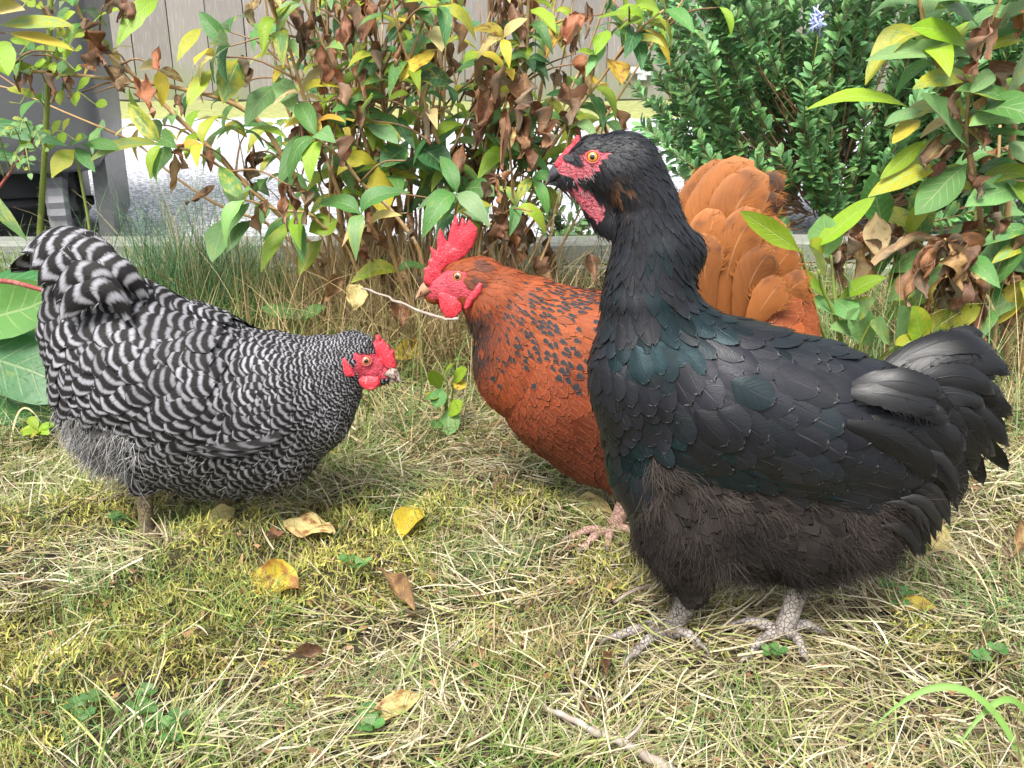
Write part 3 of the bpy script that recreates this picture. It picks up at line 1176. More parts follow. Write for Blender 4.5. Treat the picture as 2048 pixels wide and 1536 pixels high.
# ================================================================= the black hen, nearest
def black_hen():
    Y = float(G(1560, 1285)[1])
    org = np.array([P(1500, 1285, Y)[0], Y, 0.0])
    o = thing("hen", org, "big black hen with green sheen standing nearest on the lawn", "hen")
    chains = [
        ([(1312, 790, 124), (1440, 802, 168), (1600, 840, 164), (1730, 868, 142), (1835, 862, 98)], 0.80, 0, 0.03),   # trunk
        ([(1335, 930, 118), (1390, 1000, 112)], 0.80, 0, 0.03),                                                     # lower breast
        ([(1420, 1035, 116), (1590, 1050, 110), (1705, 1040, 98), (1800, 965, 72)], 0.85, 0, 0.03),               # belly fluff
        ([(1312, 700, 120), (1298, 605, 93), (1302, 505, 75), (1292, 408, 61), (1262, 345, 61)], 0.80, 0, 0.03),   # neck
        ([(1345, 500, 44), (1386, 500, 17)], 0.9, 0, 0.02),
        ([(1238, 328, 62), (1205, 330, 56), (1162, 342, 32), (1138, 352, 20)], 0.62, 0, 0.012),
        ([(1178, 318, 38), (1142, 330, 23), (1124, 341, 15)], 0.5, 0, 0.008),                    # head
        ([(1150, 366, 20), (1184, 402, 26), (1212, 446, 24)], 0.5, 0, 0.010),                                      # throat
        ([(1350, 1075, 66), (1372, 1140, 42), (1386, 1190, 24)], 0.8, 0.014, 0.02),                               # thighs
        ([(1600, 1070, 60), (1612, 1135, 30)], 0.8, 0.014, 0.02),
    ]
    bd = Body(Y, chains, org)
    z = lambda pts: zoomed(1070, 240, 0.17578, pts)
    face = z([(225, 470), (330, 440), (400, 470), (480, 440), (500, 350), (580, 315), (700, 315), (820, 345), (895, 400), (800, 470), (755, 580), (640, 640), (600, 700), (450, 715), (350, 665), (260, 620)])
    throat = z([(300, 690), (470, 710), (620, 800), (750, 890), (815, 960), (800, 1210), (690, 1190), (540, 1030), (410, 900), (300, 760)])
    lobe = z([(860, 660), (930, 640), (950, 690), (880, 760), (845, 800)])
    M_b = body_mat("black_hen_skin", (0.010, 0.010, 0.011), (0.50, 0.105, 0.135), (0.38, 0.055, 0.080))
    cand = body_mesh(o, bd, M_b, [face, throat, lobe], 0.0032)
    ctrl = [  # px py dx dy L W pointed lift
        (1215, 272, .9, .1, 20, 10, .8, .8), (1260, 285, 1, .25, 24, 12, .8, 1), (1310, 320, .8, .8, 34, 14, .9, 1.4), (1350, 390, .4, 1, 48, 16, .95, 1.8),
        (1255, 350, .7, .7, 24, 10, .9, 1), (1270, 400, .2, 1, 36, 13, .95, 1.4), (1225, 420, .1, 1, 30, 11, .95, 1.4), (1320, 430, .3, 1, 56, 18, .95, 1.8),
        (1235, 500, 0, 1, 50, 17, .9, 1.8), (1300, 510, .1, 1, 69, 25, .9, 2), (1375, 470, .6, 1, 63, 20, .95, 3), (1390, 520, .7, 1, 59, 18, 1, 3.4),
        (1210, 600, 0, 1, 50, 24, .7, 2), (1290, 600, .2, 1, 76, 34, .6, 2.4), (1360, 580, .5, 1, 80, 37, .7, 2.6),
        (1195, 700, .05, 1, 46, 30, .3, 1.8), (1200, 800, .15, 1, 44, 30, .1, 1.8), (1240, 900, .3, 1, 53, 33, .1, 2), (1275, 1010, .15, 1, 80, 42, .2, 2.4),
        (1290, 720, .35, .9, 69, 45, .15, 2.6), (1300, 830, .5, .85, 59, 41, .05, 2.6), (1400, 680, .65, .75, 97, 53, .3, 3), (1420, 790, .75, .65, 80, 63, 0, 3),
        (1500, 660, .95, .45, 97, 50, .4, 3), (1520, 770, 1, .5, 85, 69, 0, 3.2), (1450, 890, .95, .55, 80, 63, 0, 3), (1600, 860, 1, .55, 87, 74, 0, 3.4),
        (1620, 720, 1, .42, 101, 53, .45, 3.2), (1750, 760, 1, .38, 106, 55, .45, 3.4), (1720, 860, 1, .5, 92, 79, 0, 3.6), (1820, 800, 1, .25, 115, 63, .2, 3.8),
        (1780, 930, 1, .3, 103, 74, .1, 3.8), (1550, 945, 1, .28, 126, 48, .1, 2.4), (1400, 920, .95, .4, 103, 45, .1, 2.4), (1690, 970, 1, .22, 138, 53, .1, 2.6),
        (1400, 1030, .4, .9, 44, 30, .4, 2), (1550, 1060, .7, .7, 44, 30, .4, 2), (1720, 1060, .85, .55, 44, 30, .5, 3), (1350, 1130, .3, 1, 40, 26, .3, 2), (1860, 980, 1, .5, 66, 41, .5, 4),
    ]
    fl = [(1296, 905), (1330, 925), (1420, 950), (1560, 985), (1700, 1015), (1800, 985), (1880, 955), (1960, 900), (1960, 1200), (1250, 1260), (1262, 1090), (1285, 1000)]

    def tint(px, py, p, rng):
        N = len(px)
        base = np.array([0.0095, 0.0105, 0.0150]) * rng.uniform(0.6, 1.35, (N, 1))
        q = np.stack([px, py], -1)
        teal = sstep(0.52, 0.72, vnoise(q / 70.0, 21) * 0.65 + rng.uniform(0, 0.35, N))
        purp = sstep(0.55, 0.75, vnoise(q / 90.0, 22) * 0.65 + rng.uniform(0, 0.35, N))
        front = sstep(1800, 1250, px) * sstep(430, 560, py)
        base = base * (1 - (teal * front)[:, None]) + np.array([0.022, 0.045, 0.051]) * (teal * front)[:, None] * rng.uniform(0.5, 1.1, (N, 1))
        pk = purp * 0.6 * (py > 650) * (1 - teal)
        base = base * (1 - pk[:, None]) + np.array([0.018, 0.017, 0.028]) * pk[:, None]
        fuzz = in_any([fl], px, py)
        base[fuzz] = np.array([0.034, 0.027, 0.024]) * rng.uniform(0.6, 1.2, (fuzz.sum(), 1))
        rust = np.exp(-((px - 1246) ** 2 + (py - 385) ** 2) / 500.0) * (rng.uniform(0, 1, N) > 0.4)
        base = base * (1 - rust[:, None]) + np.array([0.16, 0.07, 0.03]) * rust[:, None]
        met = np.clip(teal * front + 0.25 * pk, 0, 1)
        return np.concatenate([base, met[:, None]], 1)
    wing = [(1215, 720), (1300, 690), (1420, 740), (1600, 745), (1760, 830), (1850, 930), (1790, 990), (1640, 990), (1450, 955), (1310, 905), (1225, 830)]
    low_leg = [(1330, 1180), (1400, 1165), (1420, 1240), (1320, 1240)]
    ex = lambda px, py, p: in_any([face, throat, lobe], px, py, -1.0) | in_any([fl], px, py, -4)
    plumage(o, bd, ctrl, M_fb, 11, tint, cand, ex, wing, 0.0018, 0.50)
    plumage(o, bd, ctrl, M_fluff, 13, lambda px, py, p, rng: np.array([[0.020, 0.0160, 0.0145]]) * rng.uniform(0.4, 1.3, (len(px), 1)), cand, lambda px, py, p: ~in_any([fl], px, py, -2), None, 0, 0.5, ("belly_feathers", ""), 0.1, 0.12)
    rng = np.random.default_rng(12)
    # long wing quills showing as a fan along the lower edge of the folded wing
    for sg in (-1, 1):
        V, Fq, Uq, Tq, nn = [], [], [], [], 0
        for i, (a, m, t, w) in enumerate([((1320, 890), (1440, 945), (1590, 985), 22), ((1330, 880), (1460, 942), (1620, 990), 22), ((1350, 880), (1490, 945), (1660, 998), 24), ((1400, 890), (1540, 948), (1710, 1004), 26)]):
            p3 = np.array([bd.hit(*q) for q in (a, m, t)])
            path = bez(p3[0], 2 * p3[1] - 0.5 * (p3[0] + p3[2]), p3[2], 14)
            path[:, 1] -= 0.0006 + 0.0004 * i + 0.0015 * np.linspace(0, 1, 14)
            path[:, 1] *= 1 if sg < 0 else -1
            tt = unit(np.gradient(path, axis=0))
            s = unit(np.cross(tt, [0, sg, 0.25]))
            u = np.linspace(-1, 1, 7)
            pr = np.sqrt(np.clip(1 - np.linspace(0, 1, 14) ** 6, 0, 1)) * (0.5 + 0.5 * np.clip(np.linspace(0, 1, 14) * 3, 0, 1))
            W = w * 0.75 / FPX * 0.55
            v = path[:, None] + s[:, None] * (u[None] * pr[:, None] * W)[..., None]
            v[..., 1] -= -sg * 0 + sg * (-0.0022) * (u ** 2)[None] * -1
            uv = np.zeros((14, 7, 3))
            uv[..., 0], uv[..., 1], uv[..., 2] = u[None], np.linspace(0, 1, 14)[:, None], rng.uniform()
            V.append(v.reshape(-1, 3)), Fq.append(grid_faces(1, 14, 7) + nn), Uq.append(uv.reshape(-1, 3))
            c = np.array([0.016, 0.034, 0.042, 0.7]) if i < 4 else np.array([0.010, 0.011, 0.013, 0.1])
            Tq.append(np.tile(c, (98, 1)))
            nn += 98
        build("wing_quills", np.concatenate(V), np.concatenate(Fq), M_fb, o, np.concatenate(Uq), np.concatenate(Tq))
    # fluff of belly, thighs and vent
    d, n, L, W, pt, lift = flow_at(bd, cand, ctrl)
    px, py = bd.px(cand)
    m = in_any([fl], px, py) & ~in_any([low_leg], px, py)
    idx = np.nonzero(m)[0]
    k = rng.choice(idx, 26000)
    p = bd.onto(cand[k] + rng.normal(0, 0.0018, (len(k), 3)), 0.0005, 2)
    back = sstep(1550, 1850, px[k])
    dd = unit(d[k] * 1.0 + np.stack([rng.normal(0, .25, len(k)), rng.normal(0, .25, len(k)), rng.normal(-0.1, .25, len(k))], -1))
    cl = np.stack([vnoise(p * 75, 41), vnoise(p * 75, 42), vnoise(p * 75, 43)], -1) - .5
    dd = unit(dd + cl * 1.5)
    v, f, u = strands(p, dd, n[k], (0.007 + 0.010 * (vnoise(p * 40, 44) > .6)) * 0 + (0.008 + 0.012 * rng.uniform(0, 1, len(k))) * (1 + 0.45 * back), 0.06 + 0.20 * back + rng.uniform(0, .14, len(k)), rng, 0.00021, 5, 0.5, 0.25)
    brown = vnoise(p * 30, 5)[:, None]
    pale = sstep(1060, 960, py[k])[:, None]
    c = (np.array([0.010, 0.0082, 0.0075]) + (np.array([0.085, 0.067, 0.058]) - np.array([0.010, 0.0082, 0.0075])) * np.clip(brown * 0.5 + pale * 0.6, 0, 1)) * rng.uniform(0.4, 1.4, (len(k), 1))
    build("fluff", v, f, M_fluff, o, u, np.repeat(c, 10, 0))
    # fine bristles over crown and neck edge, so the outline is not clean
    m = np.nonzero((py < 640) & ~in_any([face, throat], px, py, 2))[0]
    k = rng.choice(m, 3500)
    v, f, u = strands(cand[k], d[k], n[k], rng.uniform(0.006, 0.015, len(k)), rng.uniform(0.05, 0.25, len(k)), rng, 0.00022, 4, 0.3, 0.1)
    build("bristles", v, f, M_fluff, o, u, np.repeat(np.array([[0.012, 0.012, 0.013]]) * rng.uniform(0.5, 2.5, (len(k), 1)), 8, 0))
    # white and dark filaments on the face edge
    m = np.nonzero(in_any([face, throat], px, py, 3) & ~in_any([face], px, py, -22))[0]
    k = rng.choice(m, 260)
    v, f, u = strands(cand[k], unit(d[k] + [0, 0, -0.3]), n[k], rng.uniform(0.002, 0.006, len(k)), rng.uniform(0.1, 0.4, len(k)), rng, 0.0002, 3, 0.3, 0.1)
    build("face_bristles", v, f, M_fluff, o, u, np.repeat(np.where(rng.uniform(0, 1, (len(k), 1)) > 0.5, np.array([[0.34, 0.26, 0.26]]), np.array([[0.02, 0.02, 0.02]])), 6, 0))
    # tail: tent of broad curved feathers with untidy tips
    V, Fq, Uq, Tq, nn = [], [], [], [], 0
    tails = [  # root, middle, tip, width, depth offsets, normal
        ((1700, 800), (1880, 705), (2010, 735), 78, (0.0, 0.0, 0.005), (0, -.7, .7)), ((1710, 805), (1890, 690), (1985, 690), 70, (0.01, 0.02, 0.02), (0, -.5, .8)),
        ((1720, 815), (1890, 740), (2020, 770), 74, (-0.01, -0.01, 0), (0, -.8, .6)), ((1730, 830), (1890, 770), (2000, 800), 70, (-0.015, -0.02, -0.01), (0, -.9, .5)),
        ((1740, 840), (1900, 800), (2030, 850), 72, (-0.01, -0.01, 0.01), (0, -1, .35)), ((1750, 850), (1905, 830), (2015, 900), 74, (-0.02, -0.02, 0), (0, -1, .3)),
        ((1740, 860), (1890, 850), (1985, 930), 78, (-0.025, -0.03, -0.015), (0, -1, .3)), ((1730, 830), (1845, 826), (1945, 885), 84, (-0.035, -0.04, -0.035), (0, -1, .35)),
        ((1710, 800), (1822, 790), (1925, 842), 84, (-0.04, -0.05, -0.045), (0, -1, .45)), ((1690, 790), (1795, 772), (1890, 802), 80, (-0.04, -0.05, -0.05), (0, -1, .6)),
        ((1700, 850), (1808, 876), (1905, 945), 84, (-0.05, -0.05, -0.045), (0, -1, .2)), ((1760, 900), (1880, 920), (1945, 1000), 60, (-0.03, -0.03, -0.02), (0, -1, .2)),
        ((1740, 850), (1890, 860), (2000, 960), 66, (0.02, 0.03, 0.04), (0, 1, .3)), ((1720, 830), (1890, 790), (2025, 820), 66, (0.02, 0.03, 0.03), (0, .6, .8)),
    ]
    more = []
    for a, m_, t, w, yo, nr in tails:
        for s in (-1, 1):
            j = rng.normal(0, 5, 6)
            dx, dy = (t[1] - m_[1]) * .14 * s, -(t[0] - m_[0]) * .14 * s
            more.append(((a[0] + j[0], a[1] + j[1]), (m_[0] + dx * .8 + j[2], m_[1] + dy * .8 + j[3]), (t[0] + dx + j[4] - rng.uniform(0, 28), t[1] + dy + j[5]), w * rng.uniform(.62, .78), tuple(q + s * .0025 for q in yo), tuple(np.array(nr) + rng.normal(0, .18, 3))))
    for a, m_, t, w, yo, nr in more:
        v, f, u = quill(a, m_, t, Y, org, w, rng, yo, nr, 0.12, 18, 9, 0.20, 0.09)
        V.append(v), Fq.append(f + nn), Uq.append(u)
        c = np.array([0.0055, 0.0055, 0.0064, 0.0]) * rng.uniform(0.7, 1.4)
        Tq.append(np.tile(c, (len(v), 1)))
        nn += len(v)
    tl = build("tail", np.concatenate(V), np.concatenate(Fq), M_fb, o, np.concatenate(Uq), np.concatenate(Tq))
    v, f, u = barbs(V, 18, 9, rng, 60)
    build("barb_fringe", v, f, M_fluff, tl, u, np.tile(np.array([[0.010, 0.0095, 0.010]]), (len(v), 1)))
    # curled soft feathers under the tail
    V, Fq, Uq, Tq, nn = [], [], [], [], 0
    for i in range(46):
        x, y = rng.uniform(1790, 1915), rng.uniform(930, 1090)
        x = min(x, 1925 - (y - 930) * 0.75)
        s = rng.uniform(0.6, 1.1)
        v, f, u = quill((x - 60 * s, y - 30 * s), (x, y - 18 * s), (x + 34 * s, y + 42 * s), Y, org, rng.uniform(14, 30), rng, (rng.uniform(-.05, .03),) * 3, (0, -1, .2), 0.6, 10, 5, 0.2, 0.2)
        V.append(v), Fq.append(f + nn), Uq.append(u), Tq.append(np.tile(np.array([0.012, 0.011, 0.011, 0]) * rng.uniform(.7, 1.5), (len(v), 1)))
        nn += len(v)
    build("vent_feathers", np.concatenate(V), np.concatenate(Fq), M_fb, o, np.concatenate(Uq), np.concatenate(Tq))
    # head parts
    slab("comb", z([(215, 500), (270, 420), (320, 370), (345, 325), (370, 310), (395, 285), (425, 265), (425, 225), (455, 200), (475, 172), (505, 178), (515, 235), (490, 290), (440, 350), (410, 430), (340, 520), (240, 560)]),
         Y, 0.0045, 0.0010, M_comb, o, org, (.5, .1, .1), 0.0015)
    make_beak(o, Y, org, M_beak_dark, z([(215, 500)])[0], z([(116, 742)])[0], z([(300, 640)])[0], z([(300, 700)])[0], 0.0065)
    ec = bd.hit(*z([(655, 420)])[0])
    for sg in (-1, 1):
        make_eye(o, ec * [1, 1 if sg < 0 else -1, 1] + [0, 0.0004 * -sg * -1, 0], 0.0043, M_eye_orange, sg, -1)
    make_leg(o, org, [(1388, 1180), (1368, 1215), (1338, 1268)], [23, 25, 20, 22], [(1225, 1275), (1265, 1310), (1300, 1245), (1400, 1290)], M_shank_grey, 0.010, Y)
    make_leg(o, org, [(1608, 1130), (1592, 1190), (1568, 1262)], [23, 23, 20, 22], [(1448, 1254), (1492, 1314), (1610, 1312), (1640, 1262)], M_shank_grey, -0.012, Y)


black_hen()


# ================================================================= the rust-red hen behind her
def red_hen():
    Y = float(G(1235, 1062)[1]) + 0.02
    org = np.array([P(1255, 1062, Y)[0], Y, 0.0])
    o = thing("hen", org, "rust-red hen with tall red comb and spotted neck, behind the black hen", "hen")
    chains = [
        ([(1062, 735, 112), (1150, 775, 150), (1275, 775, 185), (1400, 755, 178), (1500, 690, 125)], 0.78, 0, 0.03),
        ([(1200, 880, 90), (1300, 900, 95)], 0.85, 0, 0.03),
        ([(1500, 610, 95), (1485, 520, 68), (1470, 440, 38)], 0.5, 0, 0.04),                        # rump into the tail
        ([(1130, 690, 118), (1060, 650, 96), (1005, 610, 74), (965, 575, 54)], 0.78, 0, 0.03),     # neck
        ([(955, 566, 46), (925, 565, 44), (890, 578, 30), (868, 588, 18)], 0.62, 0, 0.012),        # head
        ([(1262, 930, 50), (1268, 1000, 24)], 0.8, 0.03, 0.02),
    ]
    bd = Body(Y, chains, org)
    z = lambda pts: zoomed(810, 410, 0.17575, pts)
    face = z([(215, 870), (300, 800), (390, 760), (470, 730), (600, 725), (700, 735), (750, 790), (705, 870), (770, 960), (850, 880), (880, 920), (800, 1060), (700, 1075), (640, 1070), (560, 1080), (420, 1110), (340, 1110), (270, 1070), (235, 1000), (215, 930)])
    M_b = body_mat("red_hen_skin", (0.22, 0.045, 0.010), (0.54, 0.055, 0.085), (0.42, 0.03, 0.05))
    cand = body_mesh(o, bd, M_b, [face], 0.0032)
    ctrl = [
        (930, 520, 1, -.1, 22, 9, .8, .8), (965, 530, 1, .2, 28, 10, .85, 1), (1000, 560, .9, .5, 40, 12, .9, 1.4), (985, 600, .7, .8, 30, 10, .9, 1.2), (1010, 620, .7, .7, 42, 13, .9, 1.6),
        (1080, 590, 1, .45, 46, 15, .85, 1.8), (1100, 650, .85, .6, 50, 19, .6, 2), (1060, 690, .7, .75, 44, 19, .5, 2), (960, 640, .15, 1, 32, 12, .9, 1.4), (950, 690, .1, 1, 34, 15, .7, 1.4),
        (1150, 610, 1, .4, 52, 18, .7, 2), (1160, 700, .8, .6, 54, 24, .35, 2.2), (975, 760, .35, 1, 34, 20, .3, 1.4), (1040, 770, .6, .85, 38, 22, .25, 1.6), (1110, 790, .75, .65, 44, 26, .15, 2),
        (1020, 850, .65, .8, 34, 22, .2, 1.5), (1090, 880, .85, .55, 38, 24, .15, 1.6), (1170, 850, .9, .45, 44, 28, .1, 2), (1170, 930, .85, .5, 40, 26, .15, 1.8), (1250, 960, .5, 1, 36, 20, .4, 2),
        (1350, 800, 1, .3, 55, 36, 0, 2.4), (1420, 640, .5, -.6, 50, 32, .1, 2.4), (1430, 540, .15, -1, 52, 30, .2, 2.8), (1450, 460, .15, -1, 66, 42, .05, 3.4), (1500, 590, .75, -.2, 52, 38, 0, 3),
        (1560, 640, .85, .25, 52, 38, 0, 3.2), (1580, 560, .6, -.6, 60, 40, 0, 3.4), (1510, 500, .4, -1, 62, 42, 0, 3.4), (1480, 640, .7, .1, 50, 36, 0, 3),
    ]

    def tint(px, py, p, rng):
        N = len(px)
        rust = np.array([0.21, 0.036, 0.0070])
        deep = np.array([0.115, 0.019, 0.0055])
        orange = np.array([0.34, 0.080, 0.014])
        buff = np.array([0.34, 0.115, 0.026])
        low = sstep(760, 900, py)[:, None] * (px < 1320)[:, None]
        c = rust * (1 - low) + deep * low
        sad = (sstep(1300, 1430, px) * sstep(560, 700, py))[:, None]
        c = c * (1 - sad) + orange * sad
        tl = (sstep(1330, 1420, px) * sstep(640, 560, py))[:, None]
        c = c * (1 - tl) + (orange * 0.55 + buff * 0.45) * tl
        up = (sstep(1330, 1420, px) * sstep(500, 430, py))[:, None]
        c = c * (1 - up) + buff * up
        nk = (sstep(1080, 980, px) * sstep(650, 570, py))[:, None]
        up2 = (sstep(760, 660, py) * sstep(1000, 1080, px) * sstep(1330, 1200, px))[:, None]
        c = c * (1 - up2) + np.array([0.29, 0.060, 0.011]) * up2
        c = c * (1 - nk * 0.75) + np.array([0.25, 0.054, 0.010]) * nk * 0.75
        c = c * rng.uniform(0.8, 1.2, (N, 1))
        dk = sstep(1015, 955, px) * sstep(605, 640, py) * sstep(800, 700, py) * (rng.uniform(0, 1, N) > 0.15)
        dk = np.maximum(dk, sstep(26, 12, np.hypot(px - 958, (py - 533) * 1.6)) * 0.7)
        dk = np.maximum(dk, sstep(16, 8, np.hypot(px - 948, py - 566)) * 0.8)
        c = c * (1 - dk[:, None]) + np.array([0.020, 0.013, 0.011]) * dk[:, None]
        band = np.exp(-((px - (1075 + (py - 640) * 0.35)) / 85.0) ** 2) * sstep(560, 600, py) * sstep(800, 690, py)
        band = np.maximum(band, np.exp(-((px - 1130) / 70.0) ** 2 - ((py - 590) / 45.0) ** 2))
        spot = (rng.uniform(0, 1, N) < band * 0.95).astype(float)
        return np.concatenate([c, 1 - spot[:, None]], 1)
    ex = lambda px, py, p: in_any([face], px, py, -1.0)
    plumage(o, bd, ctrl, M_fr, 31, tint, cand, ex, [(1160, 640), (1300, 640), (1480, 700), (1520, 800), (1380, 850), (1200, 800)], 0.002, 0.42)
    rng = np.random.default_rng(32)
    d, n, L, W, pt, lift = flow_at(bd, cand, ctrl)
    px, py = bd.px(cand)
    m = np.nonzero(~in_any([face], px, py, 3) & (px < 1260))[0]
    k = rng.choice(m, 2600)
    v, f, u = strands(cand[k], d[k], n[k], rng.uniform(0.006, 0.014, len(k)), rng.uniform(0.1, 0.3, len(k)), rng, 0.00025, 4, 0.3, 0.1)
    c = np.where((px[k] < 985) & (py[k] > 610) & (py[k] < 740), 0, 1)[:, None] * np.array([[0.17, 0.036, 0.009]]) + 0.008
    build("bristles", v, f, M_fluff, o, u, np.repeat(c * rng.uniform(0.6, 1.4, (len(k), 1)), 8, 0))
    m = np.nonzero((px > 1360) & (py < 620))[0]
    k = rng.choice(m, 4500)
    v, f, u = strands(cand[k], d[k], n[k], rng.uniform(0.008, 0.016, len(k)), rng.uniform(0.1, 0.35, len(k)), rng, 0.00028, 4, 0.4, 0.1)
    build("fluff", v, f, M_fluff, o, u, np.repeat(np.array([[0.36, 0.12, 0.03]]) * rng.uniform(0.6, 1.2, (len(k), 1)), 8, 0))
    V, Fq, Uq, Tq, nn = [], [], [], [], 0
    tails = [
        ((1440, 610), (1385, 470), (1462, 318), 96, (0, .0, .0), (-.3, -1, .2), 0), ((1455, 610), (1420, 450), (1508, 322), 112, (-.012, -.016, -.012), (-.1, -1, .3), 0),
        ((1480, 610), (1462, 450), (1538, 352), 110, (-.024, -.032, -.026), (.1, -1, .3), 0), ((1500, 610), (1500, 440), (1572, 352), 66, (.02, .03, .03), (.1, -1, .3), 1),
        ((1500, 610), (1505, 470), (1566, 392), 60, (.01, .015, .01), (.2, -1, .3), 1), ((1490, 630), (1520, 510), (1570, 450), 90, (-.02, -.022, -.02), (.2, -1, .2), 0),
        ((1500, 650), (1545, 550), (1592, 495), 80, (-.02, -.025, -.024), (.2, -1, .2), 0), ((1510, 670), (1570, 590), (1618, 560), 74, (-.02, -.025, -.024), (.2, -1, .2), 0),
        ((1450, 630), (1465, 510), (1520, 420), 92, (-.040, -.046, -.042), (.1, -1, .3), 0), ((1435, 610), (1415, 500), (1440, 420), 84, (-.040, -.044, -.040), (-.1, -1, .3), 0),
        ((1480, 640), (1508, 550), (1550, 500), 80, (-.044, -.048, -.044), (.2, -1, .3), 0), ((1420, 620), (1410, 530), (1428, 470), 70, (-.046, -.05, -.046), (-.1, -1, .3), 0), ((1500, 660), (1535, 600), (1570, 560), 70, (-.046, -.05, -.046), (.2, -1, .3), 0),
    ]
    for a, m_, t, w, yo, nr, blk in tails:
        v, f, u = quill(a, m_, t, Y, org, w, rng, yo, nr, 0.0, 18, 9, 0.13, 0.05)
        V.append(v), Fq.append(f + nn), Uq.append(u)
        c = np.array([0.31, 0.105, 0.024]) * rng.uniform(0.8, 1.2)
        tv = u[:, 1]
        tc = np.tile(c, (len(v), 1))
        nz = vnoise(np.stack([u[:, 0] * 3, tv * 9], -1), int(rng.integers(99)))
        dk = sstep(0.70, 0.84, tv + (nz - .5) * .35) * (1.0 if blk else 0.0)
        sm = sstep(.62, .75, nz) * sstep(0.6, 0.75, tv) * sstep(1.0, .9, tv) * 0.45
        dk = np.maximum(dk * sstep(1.02, 0.93, tv), sm)
        tc = tc * (1 - dk[:, None]) + np.array([0.02, 0.014, 0.012]) * dk[:, None]
        Tq.append(np.concatenate([tc, np.ones((len(v), 1))], 1))
        nn += len(v)
    tl = build("tail", np.concatenate(V), np.concatenate(Fq), M_fr, o, np.concatenate(Uq), np.concatenate(Tq))
    v, f, u = barbs(V, 18, 9, rng, 170, (0.004, 0.012))
    build("barb_fringe", v, f, M_fluff, tl, u, np.tile(np.array([[0.33, 0.115, 0.028]]), (len(v), 1)))
    slab("comb", z([(225, 900), (212, 840), (225, 780), (210, 720), (270, 695), (262, 630), (305, 600), (285, 470), (320, 495), (362, 520), (372, 330), (400, 255), (432, 330), (480, 425), (508, 300), (570, 105), (603, 160), (618, 270), (630, 200), (650, 135), (684, 180), (697, 240), (705, 200), (730, 162), (772, 205), (828, 265), (822, 350), (770, 480), (690, 575), (600, 640), (480, 690), (420, 760), (400, 830), (300, 930)]),
         Y, 0.0042, 0.0011, M_comb, o, org, (.5, .1, .1), 0.0022)
    wat = z([(370, 1000), (440, 985), (540, 1030), (630, 1050), (660, 1110), (652, 1200), (600, 1262), (530, 1288), (460, 1272), (405, 1190), (380, 1090)])
    slab("wattle", wat, Y - 0.012, 0.0030, 0.0011, M_wattle, o, org, (.5, .1, .1), 0.0022, 0.5, 0.12)
    slab("wattle", [(x - 4, y - 3) for x, y in wat], Y + 0.012, 0.0030, 0.0011, M_wattle, o, org, (.5, .1, .1), 0.0022, 0.5, -0.12)
    lobe = z([(885, 890), (872, 990), (820, 1055), (775, 1090), (750, 1150), (700, 1197), (665, 1172), (690, 1090), (740, 1020), (790, 950), (840, 880)])
    for sg in (-1, 1):
        h = bd.hit(*z([(790, 1030)])[0])
        slab("earlobe", lobe, Y + sg * -(h[1] - 0.001), 0.0032, 0.0011, M_comb, o, org, (.5, .1, .1), 0.002)
    make_beak(o, Y, org, M_beak_pale, z([(215, 875)])[0], z([(115, 1082)])[0], z([(330, 985)])[0], z([(345, 1010)])[0], 0.0068)
    ec = bd.hit(*z([(600, 815)])[0])
    for sg in (-1, 1):
        make_eye(o, ec * [1, 1 if sg < 0 else -1, 1], 0.0050, M_eye_amber, sg, -1)
    make_leg(o, org, [(1262, 975), (1248, 1015), (1222, 1066)], [20, 20, 17, 18], [(1140, 1075), (1165, 1098), (1215, 1095), (1270, 1070)], M_shank_pink, -0.03, Y)
    make_leg(o, org, [(1300, 950), (1320, 1000), (1330, 1045)], [20, 20, 17, 18], [(1250, 1050), (1280, 1068), (1330, 1065), (1370, 1045)], M_shank_pink, 0.03, Y)


red_hen()


